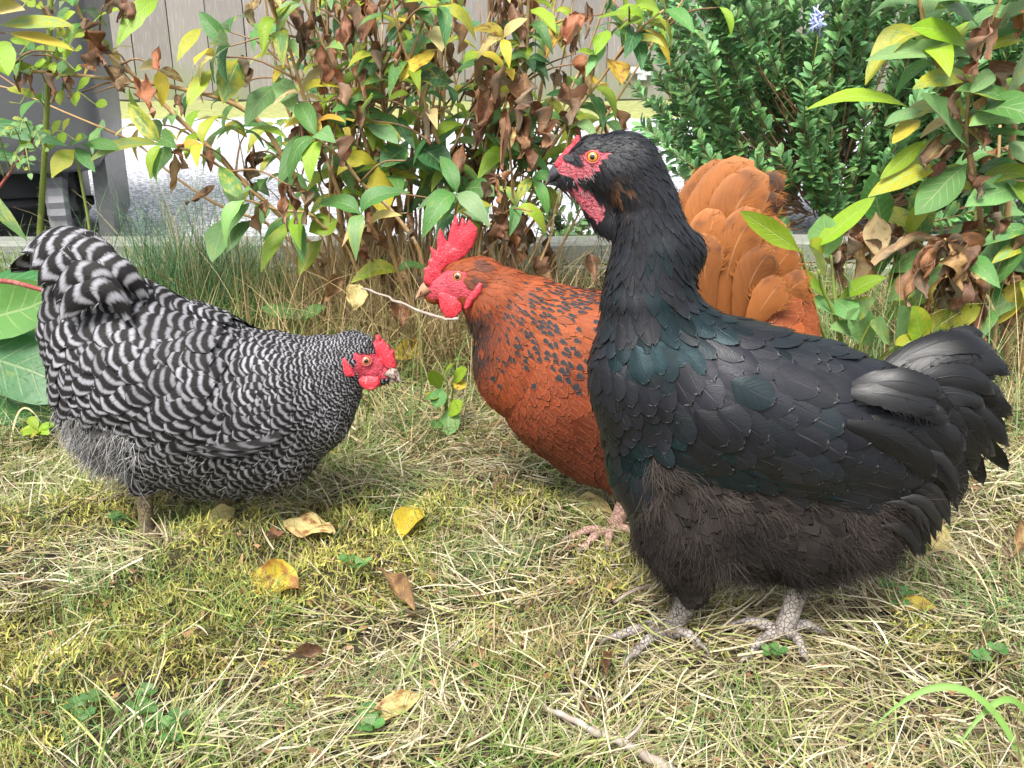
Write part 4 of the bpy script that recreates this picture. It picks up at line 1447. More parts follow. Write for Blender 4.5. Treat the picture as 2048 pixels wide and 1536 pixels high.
# ================================================================= the barred hen on the left
def barred_hen():
    Y = float(G(330, 1072)[1])
    org = np.array([P(380, 1072, Y)[0], Y, 0.0])
    o = thing("hen", org, "black and white barred hen stooping towards the right", "hen")
    chains = [
        ([(596, 812, 104), (505, 820, 154), (395, 800, 178), (290, 758, 168), (215, 695, 108)], 0.76, 0, 0.03),
        ([(255, 840, 100), (330, 872, 86)], 0.85, 0, 0.03),
        ([(440, 928, 66), (545, 898, 74)], 0.9, 0, 0.03),
        ([(205, 625, 88), (170, 570, 62), (140, 520, 34)], 0.5, 0, 0.04),
        ([(590, 762, 90), (650, 735, 64), (694, 714, 44)], 0.8, 0, 0.03),
        ([(625, 805, 64), (664, 772, 38)], 0.8, 0, 0.03),
        ([(712, 715, 50), (736, 734, 34), (762, 748, 20)], 0.66, 0, 0.010),
        ([(300, 935, 34), (288, 975, 19)], 0.8, 0.02, 0.02),
    ]
    bd = Body(Y, chains, org)
    z = lambda pts: zoomed(640, 620, 0.11716, pts)
    face = z([(560, 740), (620, 700), (760, 720), (900, 740), (1000, 740), (1120, 800), (1260, 960), (1260, 1110), (1180, 1180), (1000, 1230), (850, 1260), (700, 1220), (640, 1100), (570, 1020), (560, 880)])
    M_b = body_mat("barred_hen_skin", (0.10, 0.095, 0.095), (0.62, 0.065, 0.11), (0.48, 0.035, 0.06))
    cand = body_mesh(o, bd, M_b, [face], 0.0034)
    ctrl = [
        (735, 668, -1, -.3, 15, 7, .5, .8), (715, 700, -1, .1, 15, 7, .5, .8), (690, 680, -1, -.15, 17, 8, .4, 1), (690, 740, -1, .3, 17, 8, .4, 1), (640, 690, -1, -.1, 22, 11, .3, 1.2),
        (640, 740, -1, .25, 22, 11, .3, 1.2), (700, 790, -.7, .6, 18, 9, .3, 1), (720, 760, -.9, .5, 15, 7, .4, .8), (590, 690, -1, -.2, 37, 19, .2, 1.5), (590, 750, -1, .25, 33, 19, .15, 1.5),
        (660, 820, -.6, .75, 24, 14, .2, 1.2), (520, 660, -1, -.3, 54, 30, .1, 1.8), (510, 730, -.98, .15, 54, 36, 0, 2), (440, 640, -1, -.4, 61, 34, 0, 2), (420, 720, -.95, .15, 64, 45, 0, 2.4),
        (340, 600, -1, -.45, 67, 40, 0, 2.4), (330, 700, -.92, .2, 72, 51, 0, 2.8), (260, 560, -.9, -.55, 72, 43, 0, 2.6), (240, 660, -.85, .35, 77, 57, 0, 3), (170, 640, -.6, .6, 72, 51, 0, 3),
        (140, 730, -.3, .95, 69, 46, .1, 2.6), (190, 760, -.45, .9, 72, 51, 0, 2.8), (280, 790, -.75, .65, 72, 54, 0, 2.8), (380, 820, -.85, .5, 69, 51, 0, 2.6), (470, 820, -.9, .4, 59, 43, 0, 2.2),
        (560, 820, -.85, .5, 48, 32, .05, 1.8), (640, 880, -.6, .8, 33, 21, .15, 1.5), (580, 930, -.85, .5, 48, 32, .1, 1.8), (480, 960, -.85, .5, 56, 38, .1, 2), (380, 940, -.8, .55, 59, 40, .15, 2.2),
        (290, 900, -.7, .7, 56, 38, .3, 2.2), (180, 860, -.5, .85, 51, 32, .5, 2.4), (420, 880, -.95, .3, 95, 40, .1, 2), (150, 560, -.7, -.7, 72, 49, 0, 3), (120, 520, -.8, -.5, 77, 54, 0, 3),
    ]
    fl = [(125, 815), (190, 830), (250, 850), (265, 900), (250, 965), (150, 910)]

    def tint(px, py, p, rng):
        N = len(px)
        d, n, L, W, pt, lift = flow_at(bd, p, ctrl)
        sc = proj(np.array([0, Y, 0.15]))[2] / FPX
        lp = L / sc
        nb = np.interp(lp, [14, 22, 38, 58, 76], [2.0, 2.6, 3.0, 3.2, 3.2]) / 10
        wl = np.interp(lp, [14, 25, 45], [1.0, 0.95, 0.88]) * rng.uniform(0.5, 1.0, N)
        wl = wl * (1 - 0.25 * sstep(900, 980, py))
        return np.stack([nb, wl, sstep(34, 22, lp)], -1)
    wing = [(610, 720), (630, 800), (560, 880), (430, 890), (270, 840), (180, 770), (250, 700), (420, 690), (520, 700)]
    ex = lambda px, py, p: in_any([face], px, py, -1.0) | (in_any([fl], px, py))
    plumage(o, bd, ctrl, M_fw, 51, tint, cand, ex, wing, 0.0026, 0.48, extra=lambda px, py: 0.0055 * sstep(475, 445, px + (py - 640) * 0.32) * sstep(860, 800, py) * sstep(560, 600, py))
    rng = np.random.default_rng(52)
    d, n, L, W, pt, lift = flow_at(bd, cand, ctrl)
    px, py = bd.px(cand)
    m = np.nonzero(in_any([fl], px, py, 14))[0]
    k = rng.choice(m, 5200)
    p = bd.onto(cand[k] + rng.normal(0, 0.0018, (len(k), 3)), 0.0, 2)
    v, f, u = strands(p, unit(d[k] + rng.normal(0, .35, (len(k), 3))), n[k], rng.uniform(0.008, 0.022, len(k)), rng.uniform(0.1, 0.6, len(k)), rng, 0.00034, 5, 0.7)
    c = np.where(vnoise(p * 130, 3)[:, None] > 0.5, 0.42, 0.08) * np.array([[1, .97, .95]]) * rng.uniform(0.5, 1.2, (len(k), 1))
    build("fluff", v, f, M_fluff, o, u, np.repeat(c, 10, 0))
    m = np.nonzero(~in_any([face], px, py, 4))[0]
    k = rng.choice(m, 5000)
    v, f, u = strands(cand[k], d[k], n[k], rng.uniform(0.006, 0.013, len(k)), rng.uniform(0.15, 0.4, len(k)), rng, 0.00025, 4, 0.4, 0.15)
    c = np.where(rng.uniform(0, 1, (len(k), 1)) > 0.6, 0.36, 0.010) * np.ones((1, 3))
    build("bristles", v, f, M_fluff, o, u, np.repeat(c, 8, 0))
    # wing quills peeping out under the folded wing
    for sg in (-1, 1):
        V, Fq, Uq, Tq, nn = [], [], [], [], 0
        for i, (a, m_, t, w) in enumerate([((560, 860), (440, 885), (262, 842), 24), ((540, 880), (420, 898), (300, 862), 22), ((520, 890), (430, 905), (340, 880), 20)]):
            p3 = np.array([bd.hit(*q) for q in (a, m_, t)])
            path = bez(p3[0], 2 * p3[1] - 0.5 * (p3[0] + p3[2]), p3[2], 12)
            path[:, 1] -= 0.004 - 0.001 * i
            path[:, 1] *= 1 if sg < 0 else -1
            tt = unit(np.gradient(path, axis=0))
            s = unit(np.cross(tt, [0, sg, 0.25]))
            u_ = np.linspace(-1, 1, 5)
            pr = np.sqrt(np.clip(1 - np.linspace(0, 1, 12) ** 5, 0, 1))
            v = path[:, None] + s[:, None] * (u_[None] * pr[:, None] * w * 0.5 / 1850)[..., None]
            uv = np.zeros((12, 5, 3))
            uv[..., 0], uv[..., 1], uv[..., 2] = u_[None], np.linspace(0, 1, 12)[:, None], rng.uniform()
            V.append(v.reshape(-1, 3)), Fq.append(grid_faces(1, 12, 5) + nn), Uq.append(uv.reshape(-1, 3)), Tq.append(np.tile([0.55, 0.30, 0], (60, 1)))
            nn += 60
        build("wing_quills", np.concatenate(V), np.concatenate(Fq), M_fw, o, np.concatenate(Uq), np.concatenate(Tq))
    V, Fq, Uq, Tq, nn = [], [], [], [], 0
    tails = [
        ((270, 590), (160, 475), (42, 505), 62, (0, 0, 0), (0, -.6, .8)), ((265, 585), (150, 470), (60, 490), 50, (.02, .03, .03), (0, -.3, .9)), ((262, 600), (150, 495), (60, 540), 64, (-.02, -.02, -.02), (0, -1, .5)),
        ((258, 610), (160, 520), (75, 572), 64, (-.035, -.035, -.03), (0, -1, .4)), ((258, 630), (175, 550), (112, 610), 62, (-.045, -.05, -.045), (0, -1, .3)), ((255, 640), (190, 580), (120, 640), 56, (-.05, -.055, -.05), (0, -1, .2)),
        ((250, 600), (130, 510), (22, 545), 54, (.03, .04, .045), (0, .7, .7)), ((262, 590), (200, 510), (120, 500), 58, (-.03, -.035, -.03), (0, -.8, .6)), ((290, 600), (240, 540), (175, 520), 54, (-.03, -.04, -.035), (0, -.8, .6)),
        ((250, 640), (160, 590), (108, 640), 50, (.03, .03, .03), (0, 1, .3)),
    ]
    for a, m_, t, w, yo, nr in tails:
        v, f, u = quill(a, m_, t, Y, org, w, rng, yo, nr, 0.0, 18, 9, 0.3, 0.06)
        V.append(v), Fq.append(f + nn), Uq.append(u)
        L_ = math.hypot(a[0] - t[0], a[1] - t[1])
        Tq.append(np.tile([L_ / 33.0 / 10, 0.72, 0.3], (len(v), 1)))
        nn += len(v)
    tl = build("tail", np.concatenate(V), np.concatenate(Fq), M_fw, o, np.concatenate(Uq), np.concatenate(Tq))
    v, f, u = barbs(V, 18, 9, rng, 50, (0.003, 0.008))
    build("barb_fringe", v, f, M_fluff, tl, u, np.repeat(np.where(rng.uniform(0, 1, (len(v) // 10, 1)) > .5, 0.30, 0.010) * np.ones((1, 3)), 10, 0))
    slab("comb", z([(880, 560), (960, 520), (950, 440), (990, 422), (1035, 455), (1045, 510), (1085, 500), (1110, 545), (1150, 590), (1190, 640), (1215, 690), (1262, 675), (1268, 730), (1285, 830), (1312, 960), (1270, 1010), (1150, 1000), (1050, 900), (980, 780), (900, 660)]),
         Y, 0.0085, 0.0011, M_comb, o, org, (.5, .1, .1), 0.003)
    wat = z([(650, 1180), (720, 1130), (900, 1130), (1010, 1140), (1035, 1250), (960, 1342), (860, 1375), (740, 1335), (668, 1265)])
    slab("wattle", wat, Y - 0.017, 0.0034, 0.0011, M_wattle, o, org, (.5, .1, .1), 0.0024, 0.5, 0.15)
    slab("wattle", z([(800, 1150), (1000, 1130), (1165, 1170), (1120, 1275), (1040, 1315), (900, 1320)]), Y + 0.012, 0.0034, 0.0011, M_wattle, o, org, (.5, .1, .1), 0.0024, 0.5, -0.15)
    lobe = z([(375, 830), (430, 812), (500, 920), (550, 1000), (605, 1130), (450, 1145), (395, 1060)])
    h = bd.hit(*z([(470, 1000)])[0])
    for sg in (-1, 1):
        slab("earlobe", lobe, Y + sg * -(h[1] - 0.0015), 0.0036, 0.0011, M_comb, o, org, (.5, .1, .1), 0.0022)
    make_beak(o, Y, org, M_beak_mottled, z([(1250, 925)])[0], z([(1402, 1255)])[0], z([(1040, 1100)])[0], z([(1020, 1150)])[0], 0.0072)
    ec = bd.hit(*z([(785, 868)])[0])
    for sg in (-1, 1):
        make_eye(o, ec * [1, 1 if sg < 0 else -1, 1], 0.0047, M_eye_amber, sg, 1)
    make_leg(o, org, [(288, 975), (290, 1010), (296, 1068)], [19, 17, 15, 16], [(375, 1085), (350, 1062), (330, 1108), (268, 1082)], M_shank_yellow, -0.02, Y, 0.0048)
    make_leg(o, org, [(450, 985), (446, 1020), (440, 1056)], [19, 17, 15, 16], [(520, 1062), (500, 1040), (480, 1080), (410, 1055)], M_shank_yellow, 0.03, Y, 0.0048)


barred_hen()
# ------------------------------------------------------------------ leaves and plants
def leaf_arrays(p0, p1, p2, W, nh, rng, fold=0.25, wave=0.05, roll=0.0, nv=11, nu=7, blunt=0.0, twist=0.0, crumple=0.0):
    p0, p1, p2, nh = [np.asarray(a, float) for a in (p0, p1, p2, nh)]
    N = len(p0)
    f = lambda a: np.broadcast_to(np.asarray(a, float), (N,))[:, None, None]
    W, fold, wave, roll, twist = f(W), f(fold), f(wave), f(roll), f(twist)
    v = np.linspace(0, 1, nv)
    u = np.linspace(-1, 1, nu)
    t = v[None, :, None]
    path = (1 - t) ** 2 * p0[:, None] + 2 * t * (1 - t) * p1[:, None] + t * t * p2[:, None]
    tg = unit(2 * (1 - t) * (p1 - p0)[:, None] + 2 * t * (p2 - p1)[:, None])
    s = unit(np.cross(tg, nh[:, None]))
    n = np.cross(s, tg)
    a = twist * (v - 0.3)[None, :, None] + rng.normal(0, 0.12, (N, 1, 1))
    s, n = s * np.cos(a) + n * np.sin(a), n * np.cos(a) - s * np.sin(a)
    x = np.clip((v - 0.07) / 0.93, 0, 1)
    sh = np.sin(math.pi * x ** (0.82 + 0.25 * blunt)) ** (0.85 - 0.2 * blunt)
    prof = np.maximum(sh, 0.03)[None, :, None] * (1 + (rng.normal(0, 0.02, (N, nv, nu)) + 0.16 * (vnoise(np.stack(np.broadcast_arrays(np.arange(N)[:, None, None] * 3.7 + u[None, None] * 0.5, v[None, :, None] * 6.0), -1).reshape(-1, 2), 64).reshape(N, nv, nu) - 0.5)) * (np.abs(u) > 0.9)[None, None])
    uu = u[None, None, :]
    rl = roll + 1e-4
    lx = np.sin(rl * uu) / rl
    lz = (1 - np.cos(rl * uu)) / rl
    ph = rng.uniform(0, 6.28, (N, 1, 1))
    fr = rng.uniform(7, 14, (N, 1, 1))
    wv = wave * np.sin(v[None, :, None] * fr + ph + 0.8 * np.sign(uu)) * np.abs(uu) ** 1.5
    pos = path[:, :, None] + s[:, :, None] * (lx * prof * W / 2)[..., None] + n[:, :, None] * ((lz + fold * np.abs(uu) + wv * 2) * prof * W / 2)[..., None]
    if np.any(np.asarray(crumple) > 0):
        crumple = f(crumple)
        q = np.stack(np.broadcast_arrays(uu * 1.3, v[None, :, None] * 5.0, np.arange(N)[:, None, None] * 7.31), -1).reshape(-1, 3)
        cr = (vnoise(q, 61) + 0.5 * vnoise(q * [2.1, 2.1, 1], 62) - 0.75).reshape(N, nv, nu)
        c2 = (vnoise(q, 63) - 0.5).reshape(N, nv, nu)
        pos = pos + (n[:, :, None] * (cr * W * crumple)[..., None] + s[:, :, None] * (c2 * W * crumple * 0.6)[..., None]) * (np.clip(v * 4, 0, 1))[None, :, None, None]
    uvr = np.zeros((N, nv, nu, 3))
    uvr[..., 0], uvr[..., 1] = uu, v[None, :, None]
    uvr[..., 2] = rng.uniform(0, 1, (N, 1, 1))
    return pos.reshape(-1, 3), grid_faces(N, nv, nu), uvr.reshape(-1, 3), nv * nu


def leaf_mat(name, back, patch, patch_lo, patch_hi, rough=0.42, trans=0.32, spots=0.25, vein=0.35):
    """back: how much paler the underside is; patch: colour of the turning areas"""
    b = NB(name)
    u, v, r = b.uvr()
    t = b.attr("tint")
    au = b.math('ABSOLUTE', u)
    ro = b.math('MULTIPLY', r, 53.0)
    n = b.noise(1.0, 4, 0.6, b.comb(b.math('MULTIPLY', u, 1.6), b.math('MULTIPLY', v, 4.5), ro))
    nf = b.noise(1.0, 3, 0.7, b.comb(b.math('MULTIPLY', u, 9.0), b.math('MULTIPLY', v, 26.0), ro))
    mid = b.ss(au, 0.07, 0.015)
    sv = b.math('FRACT', b.math('MULTIPLY_ADD', au, -1.7, b.math('MULTIPLY', v, 8.0)))
    side = b.math('MULTIPLY', b.ss(b.math('ABSOLUTE', b.math('SUBTRACT', sv, 0.5)), 0.10, 0.02), b.ss(au, 1.0, 0.4))
    vn = b.math('MAXIMUM', mid, b.math('MULTIPLY', side, 0.7))
    k = b.math('MULTIPLY', b.ss(b.math('MULTIPLY_ADD', b.math('SUBTRACT', 1.0, t.outputs['Alpha']), 0.55, b.math('MULTIPLY_ADD', au, 0.08, n)), patch_lo, patch_hi), 1.0)
    c = b.mix(k, t.outputs['Color'], patch)
    c = b.mix(b.math('MULTIPLY', b.math('SUBTRACT', nf, 0.5), 0.5), c, b.mix(0.5, c, (0, 0, 0)))
    c = b.mix(b.math('MULTIPLY', vn, vein), c, b.mix(0.55, c, (0.75, 0.72, 0.45)))
    c = b.mix(b.math('MULTIPLY', b.ss(nf, 0.70, 0.76), spots), c, (0.07, 0.04, 0.015))
    bf = b.n("NewGeometry").outputs['Backfacing']
    c = b.mix(b.math('MULTIPLY', bf, back), c, b.mix(0.6, c, (0.62, 0.72, 0.55)))
    h = b.math('MULTIPLY_ADD', vn, -0.7, nf)
    return b.done(c, b.math('MULTIPLY_ADD', nf, 0.2, rough - 0.08), b.bump(h, 0.55, 0.0012), trans, Specular_IOR_Level=0.5)


M_leaf = leaf_mat("green_leaf", 0.35, (0.36, 0.36, 0.03), 0.72, 0.98)
M_leaf_y = leaf_mat("yellow_leaf", 0.15, (0.26, 0.10, 0.025), 0.76, 1.0, 0.5, 0.32, 0.6, 0.25)
M_leaf_d = leaf_mat("withered_leaf", 0.2, (0.10, 0.05, 0.025), 0.50, 0.95, 0.6, 0.24, 0.3, 0.18)
M_leaf_s = leaf_mat("glossy_small_leaf", 0.25, (0.10, 0.17, 0.03), 0.75, 0.95, 0.30, 0.15, 0.05, 0.45)


def stem_mat(name, c1, c2, c3, rough=0.7):
    b = NB(name)
    u, v, r = b.uvr()
    tc = b.n("TexCoord").outputs['Object']
    mp = b.n("Mapping", {'Vector': tc, 'Scale': (60, 60, 9)})
    n = b.noise(2.5, 5, 0.65, mp.outputs[0])
    n2 = b.noise(45.0, 3)
    c = b.mix(n, c1, c2)
    c = b.mix(b.ss(n2, 0.55, 0.72), c, c3)
    return b.done(c, rough, b.bump(n, 0.5, 0.0012))


M_cane = stem_mat("tan_cane_bark", (0.50, 0.34, 0.165), (0.31, 0.165, 0.065), (0.60, 0.48, 0.30))
M_twig = stem_mat("brown_twig_bark", (0.28, 0.165, 0.08), (0.15, 0.085, 0.04), (0.38, 0.26, 0.15))
M_greystick = stem_mat("grey_stick_bark", (0.36, 0.30, 0.26), (0.22, 0.17, 0.14), (0.48, 0.43, 0.38))
M_greenstem = stem_mat("green_stem", (0.22, 0.27, 0.05), (0.14, 0.19, 0.035), (0.32, 0.32, 0.10), 0.5)
M_redstem = stem_mat("red_stem", (0.26, 0.06, 0.045), (0.16, 0.03, 0.03), (0.36, 0.22, 0.16), 0.5)

PAL = {'g': (0.085, 0.22, 0.050), 'G': (0.036, 0.14, 0.040), 'p': (0.18, 0.33, 0.115), 'y': (0.24, 0.38, 0.022), 'Y': (0.55, 0.42, 0.040), 'c': (0.58, 0.48, 0.20),
       'd': (0.33, 0.135, 0.058), 'D': (0.21, 0.090, 0.042), 't': (0.40, 0.24, 0.10)}
KIND = {'g': 0, 'G': 0, 'p': 0, 'y': 0, 'Y': 1, 'c': 1, 'd': 2, 'D': 2, 't': 2}
LEAFM = (M_leaf, M_leaf_y, M_leaf_d)
LEAFN = ("foliage", "yellow_foliage", "withered_foliage")


class Leaves:
    """gathers leaves of one plant, then builds one mesh per look"""
    def __init__(self, rng):
        self.rng, self.L = rng, [[], [], []]

    def add(self, p0, p1, p2, W, kind, nh, **kw):
        self.L[KIND[kind]].append((p0, p1, p2, W, kind, nh, kw))

    def px(self, b, t, W, kind, Y, dy=0.0, arch=None, nh=None):
        """leaf from base pixel b to tip pixel t near depth Y; the tip comes dy nearer"""
        rng = self.rng
        p0, p2 = P(b[0], b[1], Y), P(t[0], t[1], Y - dy)
        L = np.linalg.norm(p2 - p0)
        up = 0.16 * L if arch is None else arch * L
        p1 = (p0 + p2) / 2 + np.array([0, -0.25 * abs(up), up])
        dep = proj(p0)[2]
        if nh is None:
            nh = np.array([rng.normal(0, .25), -0.75, 0.75 + rng.normal(0, .2)])
        self.add(p0, p1, p2, W * dep / FPX, kind, nh)

    def out(self, o, org, mats=LEAFM, names=LEAFN, nv=11, nu=7, blunt=0.0, turn=0.8):
        rng = self.rng
        for i in range(3):
            if not self.L[i]:
                continue
            A = self.L[i]
            p0, p1, p2, nh = [np.array([a[j] for a in A]) for j in (0, 1, 2, 5)]
            W = np.array([a[3] for a in A])
            N = len(A)
            if i == 2:
                kw = dict(fold=rng.uniform(-.2, .5, N), wave=rng.uniform(.22, .55, N), roll=rng.uniform(0.9, 2.9, N) * rng.choice([-1, 1], N, p=[.3, .7]), twist=rng.normal(0, 1.5, N), crumple=rng.uniform(.3, .75, N))
                p1 = p1 + rng.normal(0, .10, (N, 3)) * np.linalg.norm(p2 - p0, axis=1)[:, None]
                W = W * rng.uniform(.9, 1.5, N)
            else:
                kw = dict(crumple=rng.uniform(.0, .10, N), fold=rng.uniform(0.02, 0.32, N), wave=rng.uniform(.01, .07, N), roll=rng.uniform(-0.5, 0.5, N), twist=rng.normal(0, 0.35, N))
            v, f, u, m = leaf_arrays(p0, p1, p2, W, nh, rng, nv=nv + (5 if i == 2 else 0), nu=nu + (2 if i == 2 else 0), blunt=blunt, **kw)
            t = np.array([PAL[a[4]] for a in A]) * rng.uniform(0.78, 1.22, (N, 1)) * (1 + rng.normal(0, .06, (N, 3)))
            turning = rng.uniform(0, 1, N) ** 2.2 if i == 0 else rng.uniform(0, 0.8, N)
            t = np.concatenate([t, (1 - turning * turn)[:, None]], 1)
            build(names[i], v - np.asarray(org), f, mats[i], o, u, np.repeat(t, m, 0))


def cane_path(pts, Y, n=26, dy=0.0):
    """pixel path from the foot upwards; the top leans dy towards the camera"""
    k = np.linspace(0, 1, len(pts))
    return spline([P(p[0], p[1], Y - dy * t) for p, t in zip(pts, k)], n)


def whorl(lv, p, d, size, rng, kinds, n=2, droop=0.5, Wr=0.36, ph=None):
    """n leaves spread round a node at p on a shoot heading d"""
    a0 = rng.uniform(0, 6.28) if ph is None else ph
    s = unit(np.cross(d, [0.3, 0.9, 0.2]))
    t = np.cross(s, d)
    for i in range(n):
        a = a0 + 2 * math.pi * i / n + rng.normal(0, 0.2)
        kind = kinds[int(rng.integers(len(kinds)))]
        L = size * rng.uniform(0.65, 1.15)
        out = s * math.cos(a) + t * math.sin(a)
        if kind in 'dDt':
            L *= 0.85
            e = p + out * 0.28 * L + np.array([0, 0, -0.85 * L]) + rng.normal(0, .1 * L, 3)
            m = p + out * 0.42 * L + np.array([0, 0, -0.12 * L])
            nh = unit(out + np.array([0, -0.6, 0.3]))
        else:
            dr = droop * rng.uniform(0.4, 1.5)
            e = p + unit(out * 0.9 + d * 0.35 + np.array([0, 0, -dr])) * L
            m = p + unit(out * 0.6 + d * 0.6 + np.array([0, 0, 0.15])) * L * 0.5
            nh = unit(d * 0.8 + np.array([0, -0.5, 0.9]) - out * 0.1)
        lv.add(p, m, e, L * Wr * rng.uniform(0.85, 1.2), kind, nh)


# ---------------------------------------------------------------- tall shrub in the middle
def middle_shrub():
    rng = np.random.default_rng(71)
    Y = 1.62
    org = P(800, 640, Y)
    org[2] = 0
    o = thing("shrub", org, "tall straggly shrub with tan canes and many withered brown leaves behind the red hen", "shrub")
    lv = Leaves(rng)
    canes = [  # pixel path from the foot, depth, forward lean, radius in px, leafiness
        ([(760, 640), (742, 400), (735, 180), (728, -60)], Y, .10, 9), ([(710, 630), (672, 380), (645, 150), (612, -60)], Y + .05, .05, 10), ([(722, 640), (706, 330), (694, 120), (688, -60)], Y + .08, .05, 8),
        ([(800, 640), (796, 420), (760, 200), (742, -60)], Y - .03, .12, 7), ([(905, 620), (950, 380), (1015, 150), (1062, -60)], Y + .02, .10, 9), ([(880, 620), (930, 400), (965, 200), (985, -60)], Y + .10, .05, 7),
        ([(940, 620), (1020, 380), (1075, 200), (1120, -60)], Y + .06, .08, 6), ([(930, 610), (1010, 420), (1110, 290), (1190, 170), (1260, 80), (1330, 20)], Y + .0, .15, 5),
        ([(800, 640), (690, 480), (590, 340), (480, 220), (330, 172), (150, 150), (-30, 138)], Y - .02, .15, 8), ([(740, 640), (620, 490), (500, 370), (400, 310), (318, 290)], Y - .05, .18, 5),
        ([(690, 640), (600, 470), (450, 320), (300, 180), (190, 70), (110, -50)], Y + .05, .12, 7), ([(820, 640), (775, 430), (720, 250), (640, 90), (590, -40)], Y - .06, .14, 6),
        ([(870, 640), (880, 440), (900, 330), (840, 200), (800, 80), (765, -50)], Y - .08, .12, 6), ([(850, 640), (820, 440), (838, 250), (880, 90), (902, -50)], Y + .03, .10, 6),
        ([(920, 640), (1000, 440), (1025, 280), (1045, 130), (1064, -40)], Y - .02, .08, 7), ([(790, 640), (705, 520), (640, 440), (560, 420), (490, 400)], Y - .10, .12, 5),
        ([(780, 640), (740, 500), (690, 420), (655, 330), (600, 180), (560, 60), (540, -40)], Y - .08, .16, 6), ([(860, 650), (845, 500), (760, 400), (700, 330), (640, 275)], Y - .12, .12, 6),
        ([(900, 640), (905, 520), (912, 440), (914, 388)], Y - .22, .14, 5), ([(840, 650), (800, 560), (760, 470), (720, 430)], Y - .15, .1, 5), ([(770, 650), (765, 420), (800, 200), (830, 60), (850, -40)], Y + .12, .0, 6),
        ([(950, 630), (960, 480), (1000, 440), (1035, 415)], Y - .12, .1, 4), ([(730, 650), (655, 560), (600, 500), (585, 450)], Y - .1, .08, 4), ([(840, 640), (690, 300), (660, 100), (655, -50)], Y + .15, 0, 8),
        ([(700, 640), (560, 470), (430, 410), (330, 330), (230, 270), (60, 190), (-30, 165)], Y + .08, .1, 4),
    ]
    for i in range(42):
        x0 = rng.uniform(700, 960)
        sp = rng.normal((x0 - 830) * 1.1, 130)
        canes.append(([(x0, 640), (x0 + sp * .35 + rng.normal(0, 12), 400), (x0 + sp * .75 + rng.normal(0, 15), 180), (x0 + sp * 1.1, -60)], Y + rng.uniform(-.05, .2), rng.uniform(0, .1), rng.uniform(1.8, 5.0)))
    for i in range(44):
        x0 = rng.uniform(630, 1050)
        sp = rng.normal((x0 - 830) * .5, 60)
        canes.append(([(x0, 650), (x0 + sp * .4, 520), (x0 + sp * .8 + rng.normal(0, 8), 400), (x0 + sp, rng.uniform(230, 380))], Y + rng.uniform(-.14, .16), rng.uniform(0, .05), rng.uniform(1.6, 3.6)))
    paths = []
    for pts, y, dy, r in canes:
        p = cane_path(pts, y, 30, dy)
        p += (vnoise(np.stack([np.arange(30) * 0.22, np.full(30, len(paths))], -1), 3)[:, None] - .5) * np.array([.012, .012, 0])
        p[0, 2] = min(p[0, 2], 0.0)
        dep = proj(p[10])[2]
        rad = np.linspace(r * 0.85, r * 0.36, 30) * dep / FPX
        rad = rad * (1 + 0.22 * (np.arange(30) % 5 == 0))
        Bag().tube(p - org, rad, 8).out("cane", M_cane, o)
        paths.append((p, r))
    # side twigs and random leaves
    g = Bag()
    for x, y in zip(rng.normal(905, 95, 34), rng.uniform(395, 565, 34)):
        lv.px((x, y), (x + rng.normal(0, 12), y + rng.uniform(45, 85)), rng.uniform(24, 38), 'ddtD'[int(rng.integers(4))], Y - rng.uniform(-.05, .12), .02, .06)
    for k_, (p, r) in enumerate(paths):
        for i in range(4, 29):
            x, y, dep = proj(p[i])
            if y > 560 or x < -60 or x > 1420:
                continue
            d = unit(p[min(i + 1, 29)] - p[i - 1])
            dead = np.exp(-((x - 960) / 200.0) ** 2) * 0.24 + 0.10 * np.exp(-((x - 740) / 170.0) ** 2) + 0.12
            if rng.uniform() < ((0.42 if y < 300 else 0.16 if y < 430 else .05) * (1.05 if k_ < 25 else .20 if k_ < 67 else 0)):
                kk = 'ddDdt' if rng.uniform() < dead else ('ggGy' if x > 700 else 'ggyGp') if rng.uniform() < .8 else 'Yycy'
                whorl(lv, p[i], d, rng.uniform(0.046, 0.074), rng, kk, 2, 0.6)
            if rng.uniform() < (0.20 if y < 400 else .05) * (1 if k_ < 25 else .4 if k_ < 67 else 0) and i > 8:
                s = unit(rng.normal(0, 1, 3) * [1, .6, .5] + d * 0.8 + [0, -.1, .25])
                L = rng.uniform(0.05, 0.16)
                tw = spline([p[i], p[i] + s * L * .5 + [0, 0, .012], p[i] + s * L], 8)
                g.tube(tw - org, np.linspace(0.0020, 0.0010, 8), 5)
                if rng.uniform() < .75:
                    kk = 'dDdtd' if rng.uniform() < dead else 'gGyg' if rng.uniform() < .75 else 'YyYc'
                    whorl(lv, tw[-1], s, rng.uniform(0.046, 0.074), rng, kk, int(rng.choice([2, 3, 4])), 0.55)
        if p[-1][2] < 0.5:
            whorl(lv, p[-1], unit(p[-1] - p[-3]), 0.07, rng, 'ggyp', 3, 0.6)
    g.out("twig_sprays", M_twig, o)
    q = lambda b, t, W, k, dy=0.05, arch=None, dz=0.0: lv.px(b, t, W, k, Y - 0.14 + dz, dy, arch)
